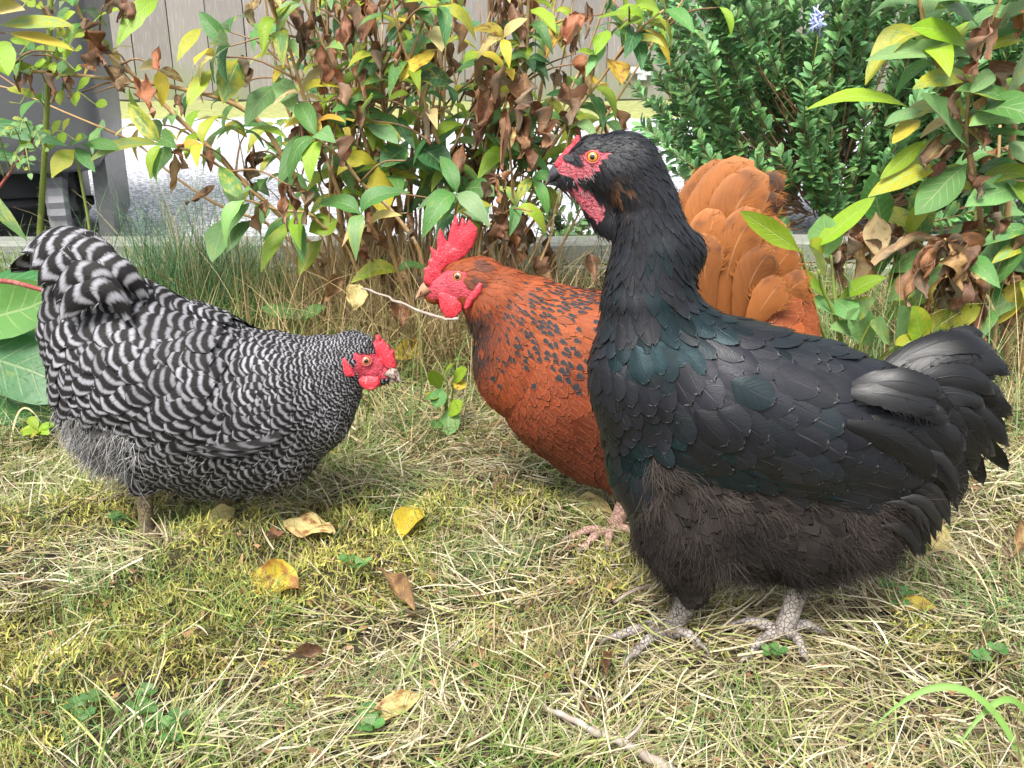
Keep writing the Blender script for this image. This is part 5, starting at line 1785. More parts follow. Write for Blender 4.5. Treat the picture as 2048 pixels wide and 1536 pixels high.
    for a in [((482, 116), (446, 207), 58, 'g'), ((506, 48), (584, 108), 54, 'g'), ((404, 56), (354, 124), 26, 'y'), ((551, 171), (490, 252), 52, 'g'), ((554, 154), (590, 228), 46, 'p'),
              ((430, 137), (374, 214), 40, 'y'), ((330, 292), (176, 326), 27, 'p', .05, .3), ((342, 290), (300, 358), 44, 'g'), ((322, 279), (303, 240), 30, 'g'), ((390, 262), (372, 320), 30, 'y'),
              ((645, 266), (556, 374), 54, 'g', .06, .34), ((694, 286), (598, 234), 52, 'Y', .03, .05), ((433, 369), (370, 406), 28, 't', .03, .1), ((460, 366), (476, 418), 38, 'p'), ((452, 432), (424, 524), 64, 'p', .03, .02),
              ((502, 404), (452, 470), 28, 'g'), ((535, 398), (512, 462), 30, 'g'), ((504, 440), (452, 508), 30, 'g'), ((582, 446), (522, 545), 34, 'y', .05, .25), ((676, 440), (618, 464), 52, 'y', .02, .02), ((645, 478), (598, 550), 42, 'y', .02, .1),
              ((320, -5), (234, 94), 44, 'y', .06, .2), ((780, -10), (868, 54), 58, 'g', .05, .1), ((735, 248), (796, 288), 44, 'p'), ((755, 330), (768, 432), 58, 'Y', .01, .0), ((754, 330), (674, 350), 38, 'Y', .04, .55),
              ((836, 288), (902, 350), 64, 'G', .03, .1), ((816, 296), (762, 334), 60, 'G', .03, .1), ((915, 386), (876, 326), 46, 'G', .03, .05), ((915, 386), (996, 392), 44, 'g', .04, .3), ((912, 388), (860, 454), 54, 'g', .05, .22), ((918, 390), (972, 446), 66, 'g', .05, .2),
              ((876, 98), (798, 164), 44, 'Y'), ((868, 52), (884, 104), 40, 'c'), ((930, 46), (918, 108), 36, 't'), ((797, 109), (712, 156), 30, 'g', .03, .5), ((908, 165), (832, 158), 46, 'G', .03, .1), ((784, 158), (720, 172), 18, 'g'), ((778, 196), (690, 210), 28, 'g', .03, .25), ((728, 216), (663, 224), 26, 'g'),
              ((600, 205), (640, 262), 30, 'p'), ((1010, 132), (985, 204), 46, 'd'), ((1035, 130), (1052, 222), 52, 'd'), ((1000, 190), (955, 268), 46, 'd'), ((1030, 205), (1038, 318), 46, 'd'), ((1060, 195), (1094, 296), 40, 'd'), ((1000, 222), (1002, 338), 42, 'd'), ((978, 172), (950, 262), 42, 'D'), ((1015, 250), (1018, 300), 34, 'c'), ((1050, 250), (1062, 340), 38, 'd'), ((960, 230), (948, 300), 36, 'd'),
              ((1122, 165), (1142, 250), 46, 'd'), ((1160, 25), (1126, 90), 42, 'd'), ((1184, 15), (1174, 74), 38, 'd'), ((1020, 5), (1042, 95), 36, 'D'), ((1150, 60), (1150, 110), 30, 'd'),
              ((1034, 408), (1048, 520), 34, 'd', .02, .05), ((1016, 412), (1012, 515), 34, 'd', .02, .05), ((1000, 430), (984, 520), 34, 't', .02, .05), ((988, 425), (970, 512), 36, 'd', .02, .05), ((1022, 460), (1030, 545), 34, 'D', .02, .05), ((1044, 420), (1052, 500), 26, 'd', .02, .05),
              ((742, 418), (762, 484), 34, 'd'), ((928, 284), (912, 370), 36, 'd'), ((852, 226), (862, 290), 40, 'd'), ((1212, 88), (1172, 154), 26, 'p'), ((1226, 120), (1244, 170), 50, 'Y'), ((1236, 60), (1290, 42), 40, 'y', .03, .2), ((1204, 122), (1156, 104), 30, 'y'), ((1330, 18), (1388, 66), 36, 'g'), ((1250, 90), (1330, 95), 30, 'p', .03, .3), ((1320, 22), (1270, 10), 40, 'y'), ((1060, 20), (1112, 66), 34, 'y'), ((1215, 60), (1190, 110), 34, 'y'),
              ((200, 135), (168, 40), 44, 'd'), ((188, 60), (180, 142), 50, 'D'), ((172, 60), (204, 130), 36, 'd'), ((90, 18), (120, 62), 36, 'D'), ((220, 130), (240, 180), 42, 't'), ((52, 130), (40, 185), 30, 'D'), ((58, 128), (70, 190), 34, 'd'), ((112, 142), (104, 204), 26, 'd'), ((122, 140), (138, 196), 34, 'd'), ((210, 10), (240, 40), 44, 'D'), ((250, 0), (256, 40), 34, 'd'), ((320, 90), (318, 140), 30, 'd'), ((280, 160), (310, 230), 40, 'd'), ((350, 190), (366, 230), 26, 'd'), ((415, 300), (420, 345), 22, 'd'),
              ((480, 110), (492, 175), 30, 't'), ((600, 70), (610, 135), 38, 'd'), ((700, 40), (690, 110), 40, 'd'), ((630, 90), (600, 130), 30, 'd'), ((770, 90), (765, 160), 44, 'd'), ((720, 120), (730, 200), 40, 'd'), ((690, 10), (720, 90), 44, 'd'), ((660, 160), (690, 210), 36, 'd'), ((745, 190), (720, 260), 36, 'd'), ((600, 10), (620, 90), 40, 'd')]:
        q(*a)
    lv.out(o, org)


middle_shrub()


# ---------------------------------------------------------------- shrub at the right edge and the sapling by the red tail
def right_shrub():
    rng = np.random.default_rng(83)
    Y = 1.42
    org = P(1985, 730, Y)
    org[2] = 0
    o = thing("shrub", org, "leafy shrub with broad pale green and yellowing leaves at the right edge", "shrub")
    lv = Leaves(rng)
    for pts, y, dy, r in [([(1965, 760), (1965, 560), (1955, 380), (1915, 230), (1860, 90), (1830, -40)], Y, .12, 8), ([(2010, 760), (2012, 560), (2020, 330), (2050, 120), (2080, -40)], Y, .1, 9),
                          ([(1990, 760), (1985, 560), (1940, 330), (1935, 220), (1960, 100), (2010, -20)], Y - .05, .1, 6), ([(1940, 760), (1930, 640), (1850, 500), (1780, 465), (1690, 470)], Y + .05, .15, 6),
                          ([(2040, 760), (2050, 600), (2070, 420)], Y - .06, .1, 8), ([(1975, 770), (1990, 640), (1950, 560), (1900, 500), (1890, 478)], Y - .1, .1, 5), ([(1950, 770), (1955, 600), (1990, 420), (2000, 250)], Y + .1, 0, 7), ([(2030, 770), (2000, 600), (2020, 480)], Y + .08, 0, 7)]:
        p = cane_path(pts, y, 24, dy)
        p[0, 2] = min(p[0, 2], 0.0)
        dep = proj(p[8])[2]
        Bag().tube(p - org, np.linspace(r, r * .4, 24) * dep / FPX, 8).out("cane", M_cane, o)
        for i in range(5, 24):
            x, yy, _ = proj(p[i])
            if rng.uniform() < .62 and yy < 640:
                kk = 'dtDd' if (rng.uniform() < .25 + .35 * (yy > 330)) else 'gpyg' if rng.uniform() < .85 else 'YcY'
                whorl(lv, p[i], unit(p[min(i + 1, 23)] - p[i - 1]), rng.uniform(.07, .10), rng, kk, 2, .45, .42)
    q = lambda b, t, W, k, dy=0.05, arch=None: lv.px(b, t, W, k, Y - 0.10, dy, arch)
    for a in [((1940, 100), (1820, 56), 48, 'y'), ((1956, 114), (1730, 122), 46, 'p', .05, .12), ((1948, 158), (1826, 178), 46, 'p', .05, .16), ((1816, 214), (1612, 220), 36, 'y', .06, .2), ((1992, 150), (1938, 188), 34, 'p'), ((2014, 186), (2058, 84), 76, 'p', .05, 0),
              ((2056, 222), (1908, 184), 66, 'g'), ((2046, 244), (1938, 252), 60, 'p'), ((1940, 302), (1842, 188), 80, 'p', .06, .0), ((1845, 222), (1768, 252), 34, 'p'), ((1842, 240), (1784, 288), 36, 'Y'), ((1852, 278), (1760, 358), 32, 'y', .05, 0), ((1884, 330), (1736, 394), 48, 'p', .06, .12), ((1936, 326), (1830, 430), 68, 'g', .06, .05),
              ((2056, 374), (1930, 414), 66, 'p', .05, .12), ((1752, 424), (1756, 514), 56, 'c', .02, 0), ((1892, 478), (1744, 526), 32, 't', .03, .3), ((1776, 548), (1898, 512), 46, 'g', .03, .2), ((1776, 604), (1874, 534), 56, 'p', .03, .05), ((1902, 538), (1866, 614), 60, 'Y', .03, .05), ((2052, 556), (1996, 648), 52, 'Y', .03, .1),
              ((1922, 336), (1962, 394), 40, 'd'), ((1962, 560), (1968, 644), 46, 'd'), ((1956, 636), (1948, 706), 44, 'd'), ((1990, 500), (1960, 545), 50, 't'), ((1935, 560), (1930, 620), 28, 'd'), ((2030, 480), (2020, 560), 40, 'd'), ((1980, 410), (1990, 480), 40, 'D'), ((1870, 20), (1960, -20), 44, 'y'), ((1960, 60), (1880, 10), 60, 'p'), ((1990, 60), (2060, 10), 60, 'p'), ((1880, 300), (1845, 330), 36, 't'), ((1950, 240), (1970, 300), 36, 'd'), ((2030, 280), (2060, 330), 60, 'p')]:
        q(*a)
    lv.out(o, org, blunt=0.35)
    # low sapling
    rng = np.random.default_rng(84)
    Y = 1.10
    org = P(1700, 700, Y)
    org[2] = 0
    o = thing("sapling", org, "bright green broad-leaved sapling beside the red hen's tail", "sapling")
    lv = Leaves(rng)
    for pts, dy in [([(1700, 760), (1672, 640), (1645, 580), (1637, 540)], .04), ([(1710, 760), (1720, 690), (1745, 640)], .02), ([(1690, 760), (1640, 650), (1610, 540), (1600, 500)], .12), ([(1720, 770), (1780, 700), (1840, 680)], .02), ([(1690, 760), (1670, 600), (1662, 510)], -.03)]:
        p = cane_path(pts, Y, 14, dy)
        p[0, 2] = 0
        Bag().tube(p - org, np.linspace(.0028, .0014, 14), 6).out("stem", M_greenstem, o)
    q = lambda b, t, W, k, dy=0.03, arch=None, y=Y: lv.px(b, t, W, k, y, dy, arch)
    q((1604, 505), (1480, 422), 44, 'y', .02, .02, .895)
    for a in [((1622, 500), (1750, 394), 44, 'y', .02, .0), ((1656, 516), (1648, 428), 66, 'p', .0, .0), ((1636, 548), (1618, 490), 76, 'y', .03, .05), ((1660, 602), (1582, 542), 40, 'y', .03, .1), ((1675, 600), (1774, 556), 36, 'y', .03, .15), ((1745, 695), (1694, 624), 62, 'p', .03), ((1800, 712), (1796, 612), 84, 'p', .03, .0), ((1846, 712), (1824, 612), 52, 'y', .02), ((1690, 640), (1596, 608), 40, 'p', .03, .15), ((1690, 650), (1750, 600), 44, 'p'), ((1668, 600), (1712, 640), 50, 'g'), ((1780, 690), (1740, 650), 60, 'p'), ((1860, 700), (1900, 650), 34, 'p'), ((1840, 700), (1790, 690), 40, 'y'), ((1720, 690), (1660, 660), 50, 'p'), ((1700, 600), (1690, 552), 46, 'p')]:
        q(*a)
    lv.out(o, org, blunt=0.5)


right_shrub()


# ---------------------------------------------------------------- dense evergreen bush
def small_leaf_bush(name, label, cat, org, shoots, rng, size=(0.018, 0.030), dens=0.010, dark=1.0):
    """shoots: list of (path, from fraction). leaves stand alternately along every shoot"""
    o = thing(name, org, label, cat)
    g = Bag()
    p0, p1, p2, W, nh, tn = [], [], [], [], [], []
    for path, f0, r0 in shoots:
        n = len(path)
        g.tube(path - org, np.linspace(r0, r0 * 0.45, n), 5)
        ln = np.linalg.norm(np.diff(path, axis=0), axis=1).sum()
        m = int(ln * (1 - f0) / dens)
        for s in np.linspace(f0, 1.0, max(m, 2)) + rng.normal(0, .01, max(m, 2)):
            s = min(max(s, 0), .999) * (n - 1)
            i = int(s)
            q = path[i] + (path[min(i + 1, n - 1)] - path[i]) * (s - i)
            d = unit(path[min(i + 1, n - 1)] - path[max(i - 1, 0)])
            for _ in range(2):
                out = rng.normal(0, 1, 3)
                out = unit(out - d * (out @ d))
                L = rng.uniform(*size)
                e = q + unit(out * .8 + d * rng.uniform(.2, .9) + [0, -.1, .1]) * L
                p0.append(q), p2.append(e), p1.append((q + e) / 2 + unit(d + [0, 0, .4]) * L * .14), W.append(L * rng.uniform(.38, .52))
                nh.append(unit(d + [0, -.5, .6] + rng.normal(0, .3, 3)))
                tn.append(rng.uniform())
    g.out("twig_sprays", M_twig, o)
    N = len(p0)
    v, f, u, m = leaf_arrays(np.array(p0), np.array(p1), np.array(p2), np.array(W), np.array(nh), rng, fold=rng.uniform(.0, .4, N), wave=.02, roll=rng.uniform(-.7, .4, N), nv=6, nu=5, blunt=.8)
    tn = np.array(tn)[:, None]
    t = (np.array([.030, .085, .035]) * (1 - tn) + np.array([.075, .17, .050]) * tn) * rng.uniform(.6, 1.25, (N, 1)) * dark
    t = np.concatenate([t, rng.uniform(.3, 1, (N, 1))], 1)
    build("foliage", v - org, f, M_leaf_s, o, u, np.repeat(t, m, 0))
    return o


def evergreens():
    rng = np.random.default_rng(91)
    Y = 2.35
    org = np.array([P(1650, 420, Y)[0], Y, 0.0])
    shoots = []
    base = org + [0, 0, 0.02]
    for i in range(400):
        a = rng.uniform(0, 6.28)
        # end points fill a wide rounded mass
        ex, ey, ez = rng.uniform(-0.46, 0.66), rng.uniform(-0.34, 0.34), rng.uniform(0.08, 0.66)
        lim = 0.50 + 0.2 * math.sin(ez * 3.4)
        if ex < 0 and abs(ex) > lim * (0.55 + 0.55 * ez):
            ex *= 0.6
        e = org + np.array([ex, ey, ez])
        st = base + np.array([ex * .25, ey * .3, ez * rng.uniform(.1, .45)])
        mid = (st + e) / 2 + np.array([ex * .12, ey * .1, -.04 + rng.normal(0, .03)])
        L = rng.uniform(.5, .8)
        shoots.append((bez(st, mid, e + [rng.normal(0, .03), 0, .05], 12), L * .75 if rng.uniform() < .7 else .25, 0.0022))
    small_leaf_bush("evergreen_bush", "dense dark evergreen bush with small glossy leaves, in front of the fence", "bush", org, shoots, rng, (0.022, 0.038), 0.0066, 2.9)
    # dry twig tangle low in the bush belongs to it visually, blue flower tuft
    Y = 2.12
    org = np.array([P(1135, 500, Y)[0], Y, 0.0])
    shoots = []
    for i in range(22):
        x, y = rng.uniform(1050, 1215), rng.uniform(385, 480)
        e = P(x, y, Y + rng.uniform(-.06, .06))
        st = org + [rng.uniform(-.04, .05), rng.uniform(-.03, .03), .0]
        shoots.append((bez(st, (st + e) / 2 + [0, 0, .03], e, 9), .3, .0016))
    small_leaf_bush("bush", "low loose bush of small green leaves on the gravel left of the black hen's neck", "bush", org, shoots, rng, (0.018, 0.032), 0.012, 1.6)
    # sparse overhanging sprays by the fence
    fl = Bag()
    c = P(1635, 40, 2.02)
    for i in range(40):
        fl.tube([c + rng.normal(0, .007, 3) * [1, 1, 1.4], c + rng.normal(0, .008, 3) * [1, 1, 1.4]], [.0025, .0012], 5)
    b = NB("blue_petals")
    t = thing("flower", c, "small pale blue flower tuft at the top of the evergreen bush", "flower")
    fl.out("petals", b.done(b.mix(b.noise(90.0), (.25, .30, .62), (.50, .55, .80)), .6), t, c)
    Bag().tube([[0, 0, -0.09], [0.004, 0, -0.04], [0, 0, 0]], [.0014, .0012, .001], 6).out("stem", M_greenstem, t)


evergreens()


# ---------------------------------------------------------------- plants on the left
def left_plants():
    rng = np.random.default_rng(101)
    # broad dock leaves behind the barred hen's rump
    Y = 1.26
    org = np.array([P(-60, 700, Y)[0], Y, 0.0])
    o = thing("dock_plant", org, "broad veined dark green leaves low at the left edge behind the barred hen", "plant")
    lv = Leaves(rng)
    for b_, t_, W, k, y, ar in [((-90, 660), (142, 590), 118, 'g', Y, .02), ((-80, 700), (185, 800), 130, 'G', Y - .03, .10), ((-70, 760), (125, 855), 110, 'G', Y - .02, .08), ((-90, 600), (110, 560), 70, 'G', Y + .05, .1), ((-60, 720), (110, 700), 90, 'G', Y + .03, .1), ((-40, 820), (60, 790), 80, 'G', Y + .05, .05)]:
        lv.px(b_, t_, W, k, y, .05, ar, np.array([0, -.75, .8]))
    lv.out(o, org, nv=15, nu=9, blunt=.4, turn=.12)
    for k in range(4):
        e = P(-85 + 5 * k, 660 + 30 * k, Y)
        Bag().tube(bez([0, 0, 0], (e - org) * .5 + [0, 0, .02], e - org, 8), [.004] * 8, 6).out("stalk", M_greenstem, o)
    # prickly green rose stem with small leaflets
    Y = 1.50
    pts = spline([P(72, 640, Y), P(80, 460, Y), P(90, 300, Y), P(97, 130, Y), P(102, -40, Y)], 40)
    pts[0, 2] = min(pts[0, 2], 0)
    org = pts[0].copy()
    o = thing("rose", org, "prickly upright green rose stem with small yellow-green leaflets before the bin", "plant")
    g = Bag().tube(pts - org, np.linspace(.0052, .0040, 40), 8)
    g.out("stem", M_greenstem, o)
    g = Bag()
    for i in range(260):
        s = rng.uniform(2, 37)
        j = int(s)
        q = pts[j] + (pts[j + 1] - pts[j]) * (s - j)
        a = rng.uniform(0, 6.28)
        d = np.array([math.cos(a), math.sin(a), -.2])
        g.tube([q + d * .004 - org, q + d * rng.uniform(.006, .0105) - org], [.0006, .0001], 4)
    g.out("prickles", M_greenstem, o)
    lv = Leaves(rng)
    g = Bag()

    def pinnate(a, e, n, size, kinds, sag=.1):
        path = spline([a, (a + e) / 2 + [0, 0, .02], e], 10)
        g.tube(path - org, [.0009] * 10, 4)
        d = unit(e - a)
        s = unit(np.cross(d, [0, -.8, .5]))
        for k in range(n):
            q = path[int(3 + 6 * k / max(n - 1, 1))]
            for sg in ((-1, 1) if k < n - 1 else (0,)):
                L = size * rng.uniform(.8, 1.1)
                tip = q + unit(s * sg + d * .55 + [0, -.1, -sag]) * L if sg else q + d * L
                lv.add(q, (q + tip) / 2 + [0, -.002, .003], tip, L * .52, kinds[int(rng.integers(len(kinds)))], np.array([0, -.8, .6]))
    for a, e in [((97, 200), (190, 208)), ((96, 120), (40, 110)), ((98, 110), (150, 100)), ((92, 215), (40, 208)), ((96, 150), (150, 140)), ((98, 40), (40, 20)), ((99, 60), (150, 70)), ((94, 170), (60, 150)), ((90, 300), (150, 280)), ((92, 290), (70, 300))]:
        pinnate(P(*a, Y), P(*e, Y - .06), 3, .026, 'yyyg')
    lv.out(o, org, blunt=.7, nv=8, nu=5)
    g.out("leaf_stalks", M_greenstem, o)
    # red twig with tiny pale leaflets
    Y = 1.30
    pts = spline([P(-40, 430, Y), P(20, 345, Y), P(60, 290, Y), P(74, 252, Y)], 14)
    org = pts[0].copy()
    o = thing("rose", org, "thin red rose shoot with tiny pale leaflets at the left edge", "plant")
    Bag().tube(pts - org, np.linspace(.0024, .0012, 14), 6).out("stem", M_redstem, o)
    lv, g = Leaves(rng), Bag()
    for a, e in [((50, 305), (20, 275)), ((52, 300), (60, 345)), ((60, 288), (90, 300)), ((66, 276), (40, 268)), ((20, 345), (-10, 270)), ((22, 342), (50, 340)), ((10, 360), (-20, 300))]:
        pinnate(P(*a, Y), P(*e, Y - .03), 4, .0125, 'ppg')
    lv.out(o, org, blunt=.7, nv=7, nu=5)
    g.out("leaf_stalks", M_greenstem, o)
    # pink-red bare stem over the dock leaves
    a, e = P(-40, 560, 1.16), P(92, 582, 1.10)
    o = thing("stem", a, "bare reddish stem crossing the dock leaves at the left edge", "stem")
    Bag().tube(spline([a - a, (e - a) * .5 + [0, 0, .004], e - a], 10), np.linspace(.0034, .0026, 10), 7).out("stem", M_redstem, o)
    # lobed oak leaves entering at the top left
    Y = 1.38
    org = P(-60, 60, Y)
    o = thing("oak_seedling", org, "lobed pale yellow-green oak leaves at the top left corner", "plant")
    lv = Leaves(rng)
    for b_, t_, W, k in [((-10, 52), (148, 52), 40, 'p'), ((10, 66), (148, 102), 34, 'Y'), ((-20, 90), (16, 152), 70, 'y'), ((-30, 10), (40, -10), 60, 'y'), ((-40, 20), (50, 20), 40, 'c')]:
        lv.px(b_, t_, W, k, Y, .04, .08)
    lv.out(o, org, nv=15)
    g = Bag()
    z0 = np.array([P(-60, 560, Y)[0], Y, 0]) - org
    g.tube(spline([z0, z0 * .5 + [-.02, 0, 0], [0, 0, 0]], 12), np.linspace(.004, .002, 12), 6)
    for e in [(-10, 52), (10, 66), (-20, 90), (-30, 10), (-40, 20)]:
        g.tube([[0, 0, 0], P(*e, Y) - org], [.0015, .001], 5)
    g.out("stem", M_twig, o)
    # strap leaves
    Y = 1.45
    org = np.array([P(-120, 560, Y)[0], Y, 0.0])
    o = thing("strap_leaved_plant", org, "long plain green strap leaves rising at the left edge before the bin", "plant")
    lv = Leaves(rng)
    for b_, t_, W, k, ar in [((-90, 330), (55, 482), 36, 'g', .04), ((-120, 240), (135, 292), 46, 'G', .1), ((-120, 300), (70, 330), 40, 'G', .1), ((150, 300), (104, 356), 40, 'y', .2), ((160, 290), (240, 300), 30, 'g', .2), ((150, 295), (190, 345), 26, 'g', .1), ((140, 290), (175, 275), 26, 'g', .1)]:
        lv.px(b_, t_, W, k, Y, .03, ar)
    lv.out(o, org)
    g = Bag()
    for e in [(-90, 330), (-120, 240), (-120, 300)]:
        p = P(*e, Y) - org
        g.tube(spline([[0, 0, 0], p * .5, p], 8), [.004, .004, .004, .004, .003, .003, .003, .003], 6)
    p = P(150, 296, Y) - org
    g.tube(spline([P(140, 620, Y) * [1, 1, 0] - org, p * [1, 1, .5], p], 8), [.002] * 8, 6)
    g.out("stems", M_greenstem, o)


left_plants()
# ------------------------------------------------------------------ lawn: dry thatch, living blades, moss, bed growth
def ribbons(n, x, y, z0, head, L, W, lean0, bend, tint, rng, k=6, side=0.0):
    """grass blades: arcs that start at angle lean0 from upright and bend further by 'bend'"""
    t = np.linspace(0, 1, k)
    ang = lean0[:, None] + bend[:, None] * t[None]
    ds = L[:, None] / (k - 1)
    hx = np.concatenate([np.zeros((n, 1)), np.cumsum(np.sin(ang[:, :-1]) * ds, 1)], 1)
    hz = np.concatenate([np.zeros((n, 1)), np.cumsum(np.cos(ang[:, :-1]) * ds, 1)], 1)
    sw = side * L[:, None] * rng.normal(0, 1, (n, 1)) * t[None] ** 2
    c, s = np.cos(head)[:, None], np.sin(head)[:, None]
    px = x[:, None] + c * hx - s * sw
    py = y[:, None] + s * hx + c * sw
    pz = np.maximum(z0[:, None] + hz, z0[:, None] * 0.5 + 0.0015)
    pos = np.stack([px, py, pz], -1)
    roll = rng.normal(0, .6, n)
    wd = np.stack([-np.sin(head) * np.cos(roll), np.cos(head) * np.cos(roll), np.sin(roll)], -1)
    w = W[:, None] * (1 - t[None] ** 2 * .85) * .5
    v = np.stack([pos + wd[:, None] * w[..., None], pos - wd[:, None] * w[..., None]], 2).reshape(-1, 3)
    uvr = np.zeros((n, k, 2, 3))
    uvr[..., 1] = t[None, :, None]
    uvr[..., 2] = rng.uniform(0, 1, (n, 1, 1))
    return v, grid_faces(n, k, 2), uvr.reshape(-1, 3), np.repeat(tint, k * 2, 0)


def grass_mat(name, rough=0.6, trans=0.18):
    b = NB(name)
    u, v, r = b.uvr()
    t = b.attr("tint").outputs['Color']
    c = b.mix(b.math('MULTIPLY', b.ss(v, .75, 1.0), .35), t, (0.42, 0.34, 0.16))
    return b.done(c, rough, None, trans)


M_grass = grass_mat("grass_blade")
M_straw = grass_mat("dry_grass_blade", .65, .08)
M_moss = grass_mat("moss_sprig", .7, .15)


def field(n, rng, y0, y1, margin=0.26):
    """random ground points inside the wedge the camera can see, between depths y0 and y1"""
    y = np.sqrt(rng.uniform(y0 * y0, y1 * y1, n))
    hw = 0.56 * (y * math.cos(PITCH) + CAM_H * math.sin(PITCH)) + margin
    return rng.uniform(-1, 1, n) * hw, y


def keep(x, y, rng, dens):
    m = rng.uniform(0, 1, len(x)) < dens
    return x[m], y[m]


def pxy(x, y):
    a, b, _ = proj(np.stack([x, y, np.zeros_like(x)], -1))
    return a, b


def lawn():
    rng = np.random.default_rng(201)
    # --- dry thatch
    x, y = field(82000, rng, 0.42, 1.35)
    px, py = pxy(x, y)
    cl = vnoise(np.stack([x, y], -1) * 13, 6)
    mossy = sstep(.36, .52, vnoise(np.stack([x, y], -1) * 7, 8)) * sstep(1200, 800, px) * sstep(1000, 1060, py) + .75 * np.exp(-((px - 1050) / 160) ** 2 - ((py - 1300) / 110) ** 2)
    dens = np.clip(.35 + .9 * cl + .35 * sstep(1000, 1500, px) - .75 * mossy, .10, 1) * (1 - .8 * np.exp(-((px - 300) / 60) ** 2 - ((py - 1085) / 40) ** 2))
    x, y = keep(x, y, rng, dens)
    n = len(x)
    q = np.stack([x, y], -1)
    head = rng.uniform(0, 6.28, n) * .45 + vnoise(q * 6, 9) * 9.0
    L = rng.uniform(.018, .065, n)
    tone = rng.uniform(0, 1, (n, 1)) ** 1.3
    col = np.array([.31, .255, .120]) * (1 - tone) + np.array([.66, .60, .41]) * tone
    gr = (rng.uniform(0, 1, (n, 1)) < .22)
    col = np.where(gr, np.array([.27, .31, .085]), col) * rng.uniform(.6, 1.15, (n, 1))
    dk = rng.uniform(0, 1, (n, 1)) < .14
    col = np.where(dk, np.array([.13, .085, .045]), col)
    z0 = ground_z(x, y) + .002 + .016 * rng.uniform(0, 1, n) ** 1.5 + .012 * cl[np.arange(n) % len(cl)] * 0
    lean = rng.normal(1.42, .22, n)
    v, f, u, t = ribbons(n, x, y, z0, head, L, rng.uniform(.0007, .0019, n), lean, rng.normal(.15, .5, n), col, rng, 6, .18)
    tag(build("dry_grass", v, f, M_straw, None, u, t), kind="stuff")
    # --- living green blades in tufts
    x, y = field(76000, rng, 0.42, 1.4)
    px, py = pxy(x, y)
    c2 = vnoise(np.stack([x, y], -1) * 16, 12)
    low = sstep(1380, 1520, py) * .25
    dens = np.clip(sstep(.42, .74, c2) * .72 + low + .07 - .14 * sstep(1100, 1500, px), 0, 1) * (1 - .8 * np.exp(-((px - 300) / 60) ** 2 - ((py - 1085) / 40) ** 2)) * (1 - .45 * np.exp(-((px - 1050) / 160) ** 2 - ((py - 1300) / 110) ** 2))
    x, y = keep(x, y, rng, dens)
    n = len(x)
    q = np.stack([x, y], -1)
    tone = rng.uniform(0, 1, (n, 1))
    col = np.array([.095, .19, .030]) * (1 - tone) + np.array([.23, .31, .075]) * tone
    blu = (vnoise(q * 9, 14) > .62)[:, None]
    col = np.where(blu, np.array([.13, .23, .065]), col) * rng.uniform(.7, 1.2, (n, 1))
    v, f, u, t = ribbons(n, x, y, ground_z(x, y) + .002, rng.uniform(0, 6.28, n), rng.uniform(.018, .055, n), rng.uniform(.0007, .0014, n), rng.normal(.75, .35, n), rng.normal(.7, .4, n), col, rng, 6, .1)
    tag(build("green_grass", v, f, M_grass, None, u, t), kind="stuff")
    # --- moss cushions
    x, y = field(230000, rng, 0.42, 1.25)
    px, py = pxy(x, y)
    q = np.stack([x, y], -1)
    m1 = sstep(.34, .50, vnoise(q * 7, 8)) * sstep(1300, 850, px)
    m2 = np.exp(-((px - 1070) / 170) ** 2 - ((py - 1300) / 100) ** 2)
    m3 = .5 * sstep(.6, .75, vnoise(q * 11, 18))
    dens = np.clip(np.maximum(np.maximum(m1, m2), m3) * sstep(990, 1050, py), 0, 1) * (1 - .7 * np.exp(-((px - 300) / 50) ** 2 - ((py - 1080) / 35) ** 2))
    x, y = keep(x, y, rng, dens * .8)
    n = len(x)
    q = np.stack([x, y], -1)
    px, py = pxy(x, y)
    tone = np.clip(vnoise(q * 30, 19)[:, None] + rng.normal(0, .25, (n, 1)), 0, 1)
    col = np.array([.085, .095, .016]) * (1 - tone) + np.array([.46, .44, .095]) * tone
    br = (np.exp(-((px - 1080) / 150) ** 2 - ((py - 1310) / 90) ** 2) * .9 + .15 > rng.uniform(0, 1, n))[:, None]
    col = np.where(br, np.array([.36, .27, .12]) * (0.6 + .6 * tone), col)
    h = .006 + .022 * vnoise(q * 22, 20)
    z0 = ground_z(x, y) + h * rng.uniform(.2, 1, n)
    v, f, u, t = ribbons(n, x, y, z0, rng.uniform(0, 6.28, n), rng.uniform(.005, .013, n), rng.uniform(.0009, .0019, n), rng.normal(.7, .5, n), rng.normal(.4, .6, n), col, rng, 4, .25)
    tag(build("moss", v, f, M_moss, None, u, t), kind="stuff")
    # --- longer growth of the planting bed: hay and fine green stalks
    x, y = field(42000, rng, 1.12, 1.95, .4)
    px, py = pxy(x, y)
    c3 = vnoise(np.stack([x, y], -1) * 8, 22)
    x, y = keep(x, y, rng, np.clip(.35 + .6 * c3, 0, 1))
    n = len(x)
    px, py = pxy(x, y)
    q = np.stack([x, y], -1)
    gk = np.clip(sstep(700, 450, px) * .7 + .25 + (vnoise(q * 5, 23) - .5) * .9, .1, .9)
    green = rng.uniform(0, 1, n) < gk
    tone = rng.uniform(0, 1, (n, 1))
    col = np.where(green[:, None], np.array([.060, .15, .028]) * (1 - tone) + np.array([.18, .27, .06]) * tone, np.array([.20, .135, .055]) * (1 - tone) + np.array([.46, .37, .18]) * tone)
    tall = np.where(green, rng.uniform(.05, .15, n), rng.uniform(.04, .13, n))
    lean = np.where(green, rng.normal(.45, .3, n), rng.normal(1.05, .4, n))
    v, f, u, t = ribbons(n, x, y, ground_z(x, y) + .002, rng.uniform(0, 6.28, n), tall, rng.uniform(.0010, .0024, n), lean, rng.normal(.9, .5, n), col, rng, 7, .1)
    tag(build("bed_grass", v, f, M_grass, None, u, t), kind="stuff")
    # hay standing round the foot of the shrub
    n = 3600
